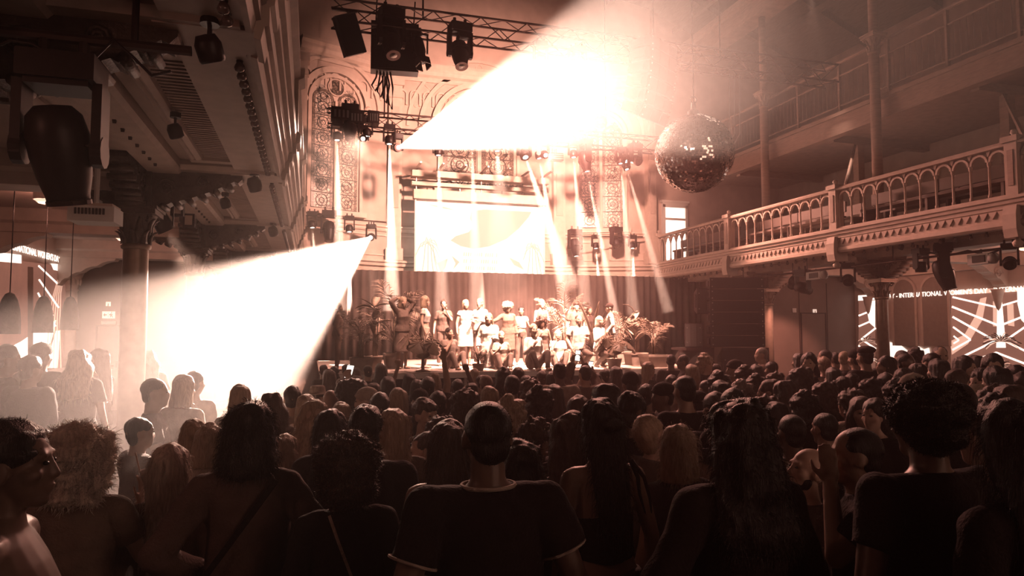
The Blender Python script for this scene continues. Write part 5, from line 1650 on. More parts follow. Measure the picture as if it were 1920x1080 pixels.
def hair_mesh(style, vox=.012, sc=1.0, seed=1, strands=0, ln=None):
    """hair in head-local coordinates"""
    p = Pr(); disp = []; smooth = 3; down = .5; w = .0010
    if style in ('short', 'bun', 'pony', 'fringe'):
        p.sph((0, -.020, .048), (.087, .100, .090), 18, 12).sph((0, -.058, -.025), (.070, .050, .075), 14, 10)
        if style == 'fringe': p.sph((0, .05, .07), (.07, .055, .045), 14, 10)
        if style == 'bun': p.sph((0, -.085, .115), (.045, .045, .042), 12, 8)
        if style == 'pony': p.loft([(0, -.1, .07, .03, .03), (0, -.14, .02, .035, .03), (0, -.13, -.12, .04, .03), (0, -.12, -.26, .02, .015)][::-1])
        disp = [(.006, 45, seed, (1, 1, .6)), (.003, 120, seed + 1, (1, 1, .4))]; L = .02
    elif style == 'crop':
        p.sph((0, -.019, .038), (.0805, .0965, .0875), 20, 14).sph((0, -.052, -.022), (.067, .050, .062), 14, 10)
        disp = [(.0012, 90, seed, (1, 1, 1))]; L = .008
    elif style == 'bob':
        p.sph((0, -.020, .045), (.092, .104, .094), 18, 12)
        p.loft([(0, -.045, -.155, .105, .07), (0, -.042, -.10, .112, .078), (0, -.03, -.02, .104, .085), (0, -.02, .06, .09, .095)])
        disp = [(.008, 40, seed, (1, 1, .35)), (.004, 110, seed + 1, (1, 1, .25))]; L = .05; down = 1.2
    elif style in ('long', 'sleek'):
        p.sph((0, -.020, .045), (.090, .103, .092), 18, 12)
        k = 1.0 if style == 'long' else .8
        p.loft([(0, -.13, -.44, .075 * k, .022), (0, -.125, -.36, .10 * k, .032), (0, -.105, -.25, .112 * k, .042), (0, -.08, -.15, .108 * k, .055), (0, -.05, -.06, .102, .075), (0, -.03, .03, .095, .09)])
        disp = [(.006, 60, seed, (1, 1, .12)), (.003, 160, seed + 1, (1, 1, .1))]; L = .06; down = 2.0
    elif style == 'wavy':
        p.sph((0, -.020, .045), (.096, .106, .096), 18, 12)
        p.loft([(0, -.12, -.36, .11, .04), (0, -.115, -.28, .14, .055), (0, -.09, -.17, .145, .07), (0, -.055, -.06, .125, .085), (0, -.03, .03, .1, .095)])
        disp = [(.013, 38, seed, (1, 1, .7)), (.006, 90, seed + 1, (1, 1, .5))]; L = .06; down = 1.2
    elif style == 'curly':
        p.sph((0, -.030, .035), (.122, .122, .118), 20, 14).loft([(0, -.07, -.16, .10, .06), (0, -.06, -.08, .125, .085), (0, -.04, .02, .118, .1)])
        disp = [(.013, 55, seed, (1, 1, 1)), (.007, 120, seed + 1, (1, 1, 1))]; L = .045; down = .2
    elif style == 'afro':
        p.sph((0, -.028, .062), (.168, .150, .138), 24, 16).sph((0, -.06, -.02), (.13, .10, .10), 18, 12)
        disp = [(.008, 50, seed, (1, 1, 1)), (.006, 140, seed + 1, (1, 1, 1))]; L = .035; down = 0
    elif style == 'puff':
        p.sph((0, -.03, .05), (.135, .130, .118), 24, 16).sph((0, -.05, -.05), (.120, .10, .10), 18, 12)
        disp = [(.006, 50, seed, (1, 1, 1)), (.005, 150, seed + 1, (1, 1, 1))]; L = .045; down = .1
    elif style == 'braids':
        p.sph((0, -.020, .045), (.087, .101, .090), 18, 12).sph((0, -.055, -.02), (.074, .055, .075), 14, 10)
        for k in range(9):
            a = PI * (.08 + .84 * k / 8)
            x, y = math.cos(a) * .085, -.02 - math.sin(a) * .075
            pts = [(x, y, -.02), (x * 1.12, y - .012, -.12), (x * 1.15, y - .02, -.24), (x * 1.1 + .01 * math.sin(k), y - .02, -.40)]
            p.path(pts, [.017, .016, .015, .011], 8)
        disp = [(.004, 150, seed, (.5, .5, 1))]; L = .02; smooth = 1
    me = remesh(p, vox, smooth, 'hair', disp)
    if strands: me = fuzz(me, strands, ln or L, seed, down, w)
    if sc != 1.0: me.transform(Matrix.Scale(sc, 4))
    return me


def hat_mesh(style, vox=.012):
    p = Pr()
    if style == 'cap':
        p.sph((0, -.014, .062), (.092, .108, .082), 20, 12)
        p.loft([(0, .10, .052, .072, .072), (0, .105, .062, .070, .070)], 20)
        p.cap((0, -.014, .142), .008, (0, -.014, .148), .006)
    elif style == 'capback':
        p.sph((0, -.014, .062), (.092, .108, .085), 20, 12)
        p.loft([(0, -.10, .03, .066, .062), (0, -.105, .042, .064, .06)], 20)
    elif style == 'beanie':
        p.sph((0, -.02, .06), (.094, .108, .1), 20, 12).loft([(0, -.02, .035, .097, .112), (0, -.02, .07, .097, .112)], 20)
    elif style == 'beret':
        p.sph((.008, -.02, .095), (.102, .112, .05), 20, 12).loft([(0, -.015, .06, .09, .104), (0, -.015, .085, .092, .106)], 20)
    elif style == 'brim':
        p.loft([(0, -.015, .058, .165, .175), (0, -.015, .068, .163, .173)], 24).loft([(0, -.015, .06, .09, .106), (0, -.015, .13, .084, .1), (0, -.015, .155, .07, .085)], 20)
    me = remesh(p, max(vox, .0085), 2, 'hat')
    return me


# ---- caches so that look-alikes share their mesh data
_PC, _HC, _TC = {}, {}, {}


def get_parts(**k):
    key = tuple(sorted((a, tuple(b) if isinstance(b, (list, tuple)) else b) for a, b in k.items()))
    if key not in _PC: _PC[key] = person_parts(**k)
    return _PC[key]


def get_hair(*a):
    if a not in _HC: _HC[a] = hair_mesh(*a)
    return _HC[a]


def get_hat(*a):
    if a not in _TC: _TC[a] = hat_mesh(*a)
    return _TC[a]


EYE = MB().sph((0, 0, 0), (.0125, .008, .0065), 10, 6).mesh('eye', smooth=True)
EYE.materials.append(M['eye'])


def put(name, me, material, parent, loc=None, mtx=None):
    if len(me.materials) == 0: me.materials.append(None)
    o = link(name, me, parent, loc)
    if mtx is not None: o.matrix_local = mtx
    sl_ = o.material_slots[0]; sl_.link = 'OBJECT'; sl_.material = M[material] if isinstance(material, str) else material
    return o


def person(pos, h, face, label, sex='m', skin='skin_tan', hair='short', hcol='hair_black', top='tee', tcol='cloth_black', bottom='trousers', bcol='cloth_dark',
           ra='down', la='down', head=(0, 0, 0), vox=.016, hvox=.014, hsc=1.0, strands=0, hat=None, hatcol='cloth_dark', legs='stand', group=None, eyes=False, seed=1, build=1.0, lean=(0, 0), ln=None):
    """pos: feet on the ground; h: height; face: degrees clockwise from the stage direction"""
    t = thing('person', label, 'person', pos, -math.radians(face), group)
    t.rotation_euler = (math.radians(lean[0]), math.radians(lean[1]), -math.radians(face))
    s = h / H0; t.scale = (s, s, s)
    P = get_parts(sex=sex, ra=ra, la=la, head=head, vox=vox, legs=legs, top=top, bottom=bottom, seed=seed, build=build)
    dz = Vector((0, 0, -{'stand': 0, 'kneel': .44, 'sit': .755}[legs]))
    put('body', P['body'], skin, t, dz)
    if 'top' in P: put({'tee': 'shirt', 'long': 'sweater', 'jacket': 'jacket', 'coat': 'coat', 'tank': 'tank_top', 'tube': 'tube_top', 'crop': 'crop_top', 'dress': 'dress'}[top], P['top'], tcol, t, dz)
    if 'bottom' in P: put('skirt' if bottom == 'skirt' else 'trousers', P['bottom'], bcol, t, dz)
    hm = Matrix.Translation(dz) @ head_mat(*head)
    if hair: put('hair', get_hair(hair, hvox, hsc, seed, strands, ln), hcol, t, mtx=hm)
    if hat: put({'cap': 'cap', 'capback': 'cap', 'beanie': 'beanie', 'beret': 'beret', 'brim': 'hat'}[hat], get_hat(hat, hvox), hatcol, t, mtx=hm)
    if eyes:
        for q in (-1, 1): put('eye', EYE, 'eye', t, mtx=hm @ Matrix.Translation((q * .031, .0865, .008)))
    t['_arms'] = 0
    return t, P, hm
# ================================================================ THE CROWD
def ground(x, y):
    if x < -1.7 or x > 12.7: return .25
    if y < 4.0: return .16
    if y > SY0 and SX0 < x < SX1: return SZ
    return 0.0


def ray_at(u, v, z):
    return Vector((0, 0, CAM_Z)) + (_F + _R * ((u - 960) / F_PX) + _U * ((540 - v) / F_PX)) * z


PLACED = []


def stand(u, v, z, hi=1.93, lo=1.5, gap=.4, hairpad=.01, steps=60):
    """feet position and height for a head top seen at (u, v) about z deep; slides along the ray until the figure is a plausible height and clear of its neighbours"""
    best = None
    for k in range(steps):
        zz = z * (1 + ((k + 1) // 2) * (.018 if k % 2 else -.018))
        p = ray_at(u, v, zz)
        g = ground(p.x, p.y)
        h = p.z - g - hairpad
        if p.y > 14.3 and g < 1: continue
        if h > hi or h < lo: continue
        if abs(p.x + 1.7) < .12 or abs(p.x - 12.7) < .12: continue
        if any((p.x - a[0]) ** 2 + (p.y - a[1]) ** 2 < gap * gap for a in PLACED): continue
        if any((p.x - cx_) ** 2 + (p.y - cy_) ** 2 < .36 ** 2 for cx_ in (XCL, XCR) for cy_ in COLY): continue
        best = (p, g, h); break
    if best is None:
        p = ray_at(u, v, z); g = ground(p.x, p.y); h = min(hi, max(lo, p.z - g))
        best = (p, g, h)
    p, g, h = best
    PLACED.append((p.x, p.y))
    return Vector((p.x, p.y, g)), h


def flat_path(pts, w, th, nrm):
    """ribbon along points; nrm(p) outward direction"""
    m = MB(); rings = []
    pts = [Vector(p) for p in pts]
    for i, p in enumerate(pts):
        t_ = (pts[min(i + 1, len(pts) - 1)] - pts[max(i - 1, 0)]).normalized()
        n_ = Vector(nrm(p)).normalized(); s_ = t_.cross(n_).normalized()
        rings.append([p - s_ * w, p + s_ * w, p + s_ * w + n_ * th, p - s_ * w + n_ * th])
    return m.ring(rings)


def back_strap(t, x0, z0, x1, z1, w, m, name='bag_strap', dy=.0, n=9):
    """strap lying over the back from shoulder to hip, in the figure's own frame"""
    ys = {1.46: .085, 1.40: .105, 1.34: .118, 1.26: .115, 1.16: .113, 1.06: .115, .97: .13, .85: .14}
    zs = sorted(ys)
    def yy(z): return -float(np.interp(z, zs, [ys[q] for q in zs])) - .012 - dy
    pts = []
    for k in range(n):
        s = k / (n - 1); z = z0 + (z1 - z0) * s; x = x0 + (x1 - x0) * s
        pts.append((x, yy(z) * math.sqrt(max(.1, 1 - (x / .24) ** 2)), z))
    return flat_path(pts, w, .004, lambda p: (p.x * .6, -1, .1)).build(name, m, t, world=False)


def ring_trim(c, rx, ry, r, nrm=None, n=24):
    R_ = aim_rot(nrm) if nrm is not None else Matrix.Identity(3)
    return MB().path([Vector(c) + R_ @ Vector((rx * math.cos(2 * PI * k / n), ry * math.sin(2 * PI * k / n), 0)) for k in range(n + 1)], r, 6)


NV, NH = .0095, .0085         # detail of the near figures
# ---------------------------------------------------------------- near figures
def near(u, v, z, label, face=0, **k):
    pos, h = stand(u, v, z, gap=.33, lo=1.44, steps=17, hairpad=k.pop('pad', .012))
    k.setdefault('vox', NV); k.setdefault('hvox', NH)
    return person(pos, h, face, label, **k)


# profile at the left edge
t, P, hm = near(22, 786, 1.9, 'person in profile at the left edge, braided hair, bare lit shoulder', 88, sex='f', skin='skin_deep', hair='braids', hcol='hair_black', top='tube', tcol='cloth_black', strands=900, eyes=True, vox=.0065, hvox=.007, seed=2)
ring_trim((.086 - .0, -.01, 1.555), .012, .012, .0018, (0, 1, 0)).build('earring', 'gold', t, world=False)
near(72, 806, 3.6, 'shadowed person with smooth hair behind the profile at the left edge', 10, sex='f', hair='bob', hcol='hair_brown', top='long', tcol='cloth_brown', strands=600)
t2, _, _ = near(152, 809, 2.75, 'person with glowing curly blond hair holding a plastic cup', 0, sex='f', skin='skin_fair', hair='curly', hcol='hair_pale', top='tee', tcol='cloth_brown', strands=5200, ra='toast', seed=3, hsc=1.08)
near(320, 832, 2.95, 'person with smooth straight blond hair beside the jacket wearer', 6, sex='f', skin='skin_fair', hair='sleek', hcol='hair_pale', top='long', tcol='cloth_brown', strands=1500, seed=4)
t, P, hm = near(470, 754, 2.75, 'person in fitted brown jacket with cross-body strap and dark wavy bob', 4, sex='f', skin='skin_tan', hair='bob', hcol='hair_black', top='jacket', tcol='cloth_jacket', bottom='skirt', bcol='cloth_jacket', ra='hip', la='hip', strands=2600, seed=5, ln=.05)
back_strap(t, .12, 1.43, -.16, 1.04, .012, 'cloth_black', dy=.014)
t, P, hm = near(652, 806, 2.6, 'person with big soft round hair and a pale chain strap', 2, sex='f', skin='skin_deep', hair='puff', hcol='hair_brown', top='long', tcol='cloth_black', strands=9000, seed=6, ln=.03, pad=.05)
back_strap(t, -.07, 1.45, .10, 1.0, .006, 'cloth_beige', 'chain_strap', dy=.012, n=14)
near(620, 767, 3.7, 'dark long-haired person on the left of the pair behind the round hair', 0, sex='f', hair='long', hcol='hair_black', top='long', tcol='cloth_dark', strands=1200, seed=7)
near(686, 762, 3.2, 'dark cap-haired person between the pair and the light brown hair', 4, sex='m', hair='short', hcol='hair_black', top='jacket', tcol='cloth_black', strands=900, seed=8)
near(738, 768, 3.7, 'person with long light brown hair falling over one shoulder', 8, sex='f', skin='skin_fair', hair='long', hcol='hair_blond', top='long', tcol='cloth_brown', strands=1500, seed=9)
near(842, 788, 3.0, 'bare-shouldered person with long dark hair left of the tall man', 6, sex='f', skin='skin_tan', hair='long', hcol='hair_brown', top='tube', tcol='cloth_black', strands=1300, seed=10)
t, P, hm = near(914, 749, 2.3, 'tall person in black T-shirt with pale trimmed collar and cuffs', 0, sex='m', skin='skin_deep', hair='crop', hcol='hair_black', top='tee', tcol='cloth_black', strands=900, seed=11, build=1.06, ra='slack', la='slack')
ring_trim((0, -.012, 1.452), .090, .073, .007).build('collar_trim', 'cloth_beige', t, world=False)
for sgn in (-1, 1):
    sh, e, w = P['arms'][sgn]
    c = sh.lerp(e, .60)
    ring_trim(c, .078, .078, .005, e - sh).build('cuff_trim', 'cloth_beige', t, world=False)
near(978, 822, 2.95, 'person with dark smooth bob close behind the tall T-shirt wearer', 0, sex='f', hair='bob', hcol='hair_black', top='tee', tcol='cloth_black', strands=900, seed=12)
t, P, hm = near(1128, 749, 3.0, 'bare-backed person in black tube top with long sleek hair', 0, sex='f', skin='skin_tan', hair='sleek', hcol='hair_black', top='tube', tcol='cloth_black', bcol='denim', strands=1800, seed=13)
MB().sph((0, -.115, 1.63), (.05, .03, .035), 10, 8).build('hair_clip', 'hair_black', t, True, world=False)
for q in (0, 1):
    MB().path([(.10, -.09, 1.47), (.115 + q * .03, -.125, 1.40), (.12 + q * .05, -.13, 1.33 - q * .02), (.15 + q * .03, -.125, 1.24)], [.012, .009, .007, .003], 6).build('hair_ribbon', 'cloth_black', t, True, world=False)
MB().bb((-.004, -.142, .93), (.004, -.136, .985)).build('jeans_seam', 'cloth_grey', t, world=False)
near(1182, 735, 4.1, 'slim dark-shirted person with short textured hair behind the bare back', 0, sex='m', skin='skin_deep', hair='short', hcol='hair_black', top='tee', tcol='cloth_black', strands=700, seed=14)
near(1226, 774, 4.0, 'person with tousled light brown hair bending to the right', 70, sex='m', skin='skin_fair', hair='short', hcol='hair_blond', top='tee', tcol='cloth_grey', strands=900, seed=15, head=(0, -22, 0))
near(1270, 800, 3.3, 'person with glossy straight blond bob facing the stage', 0, sex='f', skin='skin_fair', hair='bob', hcol='hair_blond', top='tee', tcol='cloth_dark', strands=1200, seed=16, hsc=1.05)
t, P, hm = near(1382, 748, 2.3, 'black-clad person with a great mass of long dark hair', 0, sex='f', skin='skin_tan', hair='wavy', hcol='hair_black', top='coat', tcol='cloth_black', strands=3500, seed=17, hsc=1.0, build=1.08, la='hip', ln=.045)
t, P, hm = near(1508, 837, 3.4, 'bald bearded person in profile raising a hand to the mouth', -82, sex='m', skin='skin_fair', hair=None, top='tee', tcol='cloth_grey', eyes=True, vox=.0075, ra='mouth', seed=18, head=(0, -14, 0))
bd = Pr(); bd.sph((0, .05, -.088), (.048, .048, .036), 14, 10).sph((-.045, .02, -.06), (.022, .03, .035), 10, 8).sph((.045, .02, -.06), (.022, .03, .035), 10, 8)
put('beard', remesh(bd, .008, 2, 'beard', [(.003, 120, 3, (1, 1, 1))]), 'hair_black', t, mtx=hm)
near(1606, 799, 2.9, 'shaven-headed person turning left with hand on cheek', -55, sex='m', skin='skin_tan', hair='crop', hcol='hair_black', top='tee', tcol='cloth_black', seed=19, la='cheek', strands=300)
near(1484, 775, 3.8, 'person in pale T-shirt with short fade haircut above the bald head', 6, sex='m', skin='skin_deep', hair='crop', hcol='hair_black', top='tee', tcol='cloth_beige', seed=20, strands=300)
near(1546, 772, 4.3, 'square-shouldered person with dark crop right of the pale T-shirt', 0, sex='m', skin='skin_tan', hair='crop', hcol='hair_black', top='tee', tcol='cloth_black', seed=21, strands=300)
near(1733, 714, 2.5, 'broad person in black with a huge round afro', 0, sex='m', skin='skin_deep', hair='afro', hcol='hair_black', top='tee', tcol='cloth_black', strands=16000, seed=22, build=1.14, hsc=.79, pad=.03, ln=.017, ra='slack', la='slack')
near(1908, 768, 2.2, 'dark silhouetted person cut off by the right edge', 0, sex='f', skin='skin_tan', hair='long', hcol='hair_black', top='jacket', tcol='cloth_black', strands=1800, seed=23, build=1.05, hsc=1.15)
near(1065, 782, 3.8, 'person with long wavy brown hair left of the bare back', 14, sex='f', skin='skin_fair', hair='wavy', hcol='hair_brown', top='long', tcol='cloth_dark', strands=1500, seed=24)
near(1010, 788, 4.4, 'person with shoulder-length curls turning right in a dark scarf', 130, sex='m', skin='skin_fair', hair='curly', hcol='hair_brown', top='jacket', tcol='cloth_dark', strands=1200, seed=25, eyes=True)
near(797, 748, 4.9, 'person with dark fringe and glasses turning right in a studded shirt', 150, sex='m', skin='skin_fair', hair='fringe', hcol='hair_brown', top='tee', tcol='cloth_black', strands=700, seed=26, eyes=True)
near(798, 812, 4.0, 'person with hair tied back and hand at the mouth', -80, sex='f', skin='skin_fair', hair='bun', hcol='hair_brown', top='jacket', tcol='cloth_dark', strands=700, seed=27, ra='mouth', eyes=True)
near(826, 782, 4.6, 'person with short wavy brown hair beside the tied-back hair', 0, sex='m', hair='curly', hcol='hair_brown', top='tee', tcol='cloth_dark', strands=900, seed=28, hsc=.9)
near(590, 752, 4.7, 'person with long wavy blond hair lit by the beam edge', 20, sex='f', skin='skin_fair', hair='wavy', hcol='hair_blond', top='tank', tcol='cloth_white', strands=1500, seed=29)
near(535, 815, 4.2, 'bright-lit person with folded arms at the edge of the low beam', 30, sex='f', skin='skin_fair', hair='sleek', hcol='hair_blond', top='tank', tcol='cloth_white', strands=900, seed=30, ra='front', la='front')
near(393, 796, 4.2, 'person with smooth pale bob in the low beam glare', 0, sex='f', skin='skin_fair', hair='bob', hcol='hair_blond', top='tee', tcol='cloth_beige', strands=700, seed=31)
near(362, 787, 4.5, 'person with centre-parted pale hair in the low beam glare', 0, sex='f', skin='skin_fair', hair='sleek', hcol='hair_blond', top='tee', tcol='cloth_beige', strands=700, seed=32)

# things held in hands
cp = t2.location + Vector((.215, .285, 1.385)) * t2.scale.x
cup = thing('plastic_cup', 'clear plastic cup with straw beside the curly blond hair', 'cup', cp)
MB().lathe([(.026, 0), (.027, .008), (.034, .095), (.036, .095), (.036, .1), (.032, .095), (.024, .008)], cp, 18).build('cup_wall', 'plastic', cup, True)
MB().tube(cp + Vector((-.01, 0, .02)), cp + Vector((-.05, .0, .18)), .004, n=6).build('straw', 'cloth_white', cup)



# ---------------------------------------------------------------- the rest of the crowd
HR = {'s': 'short', 'c': 'crop', 'b': 'bob', 'l': 'long', 'k': 'sleek', 'w': 'wavy', 'u': 'curly', 'a': 'afro', 'n': 'bun', 'p': 'pony', 'f': 'fringe', 'r': 'braids', '0': None}
HW = {'s': 'short', 'c': 'cropped', 'b': 'bobbed', 'l': 'long', 'k': 'straight', 'w': 'wavy', 'u': 'curly', 'a': 'round afro', 'n': 'bun-tied', 'p': 'ponytailed', 'f': 'fringed', 'r': 'braided'}
CL = {'k': ('hair_black', 'dark'), 'n': ('hair_brown', 'brown'), 'b': ('hair_blond', 'blond'), 'p': ('hair_pale', 'pale'), 'g': ('hair_grey', 'greying')}
TP = {'t': 'tee', 'l': 'long', 'j': 'jacket', 'a': 'tank', 'c': 'crop', 'd': 'dress'}
TC = {'k': ('cloth_black', 'black'), 'd': ('cloth_dark', 'dark'), 'g': ('cloth_grey', 'grey'), 'n': ('cloth_brown', 'brown'), 'e': ('cloth_beige', 'beige'), 'w': ('cloth_white', 'white')}
SK = {'f': 'skin_fair', 't': 'skin_tan', 'd': 'skin_deep'}
POSE = {'': ('down', 'down'), 'f': ('front', 'front'), 'c': ('cup', 'down'), 'r': ('up', 'down'), 'L': ('down', 'fist'), 'p': ('phone', 'phone'), 'i': ('fist', 'down'), 'm': ('mouth', 'down'), 'x': ('down', 'reach')}
HATW = {'cap': 'in a cap', 'capback': 'in a backward cap', 'beanie': 'in a beanie', 'beret': 'in a beret', 'brim': 'in a brimmed hat'}
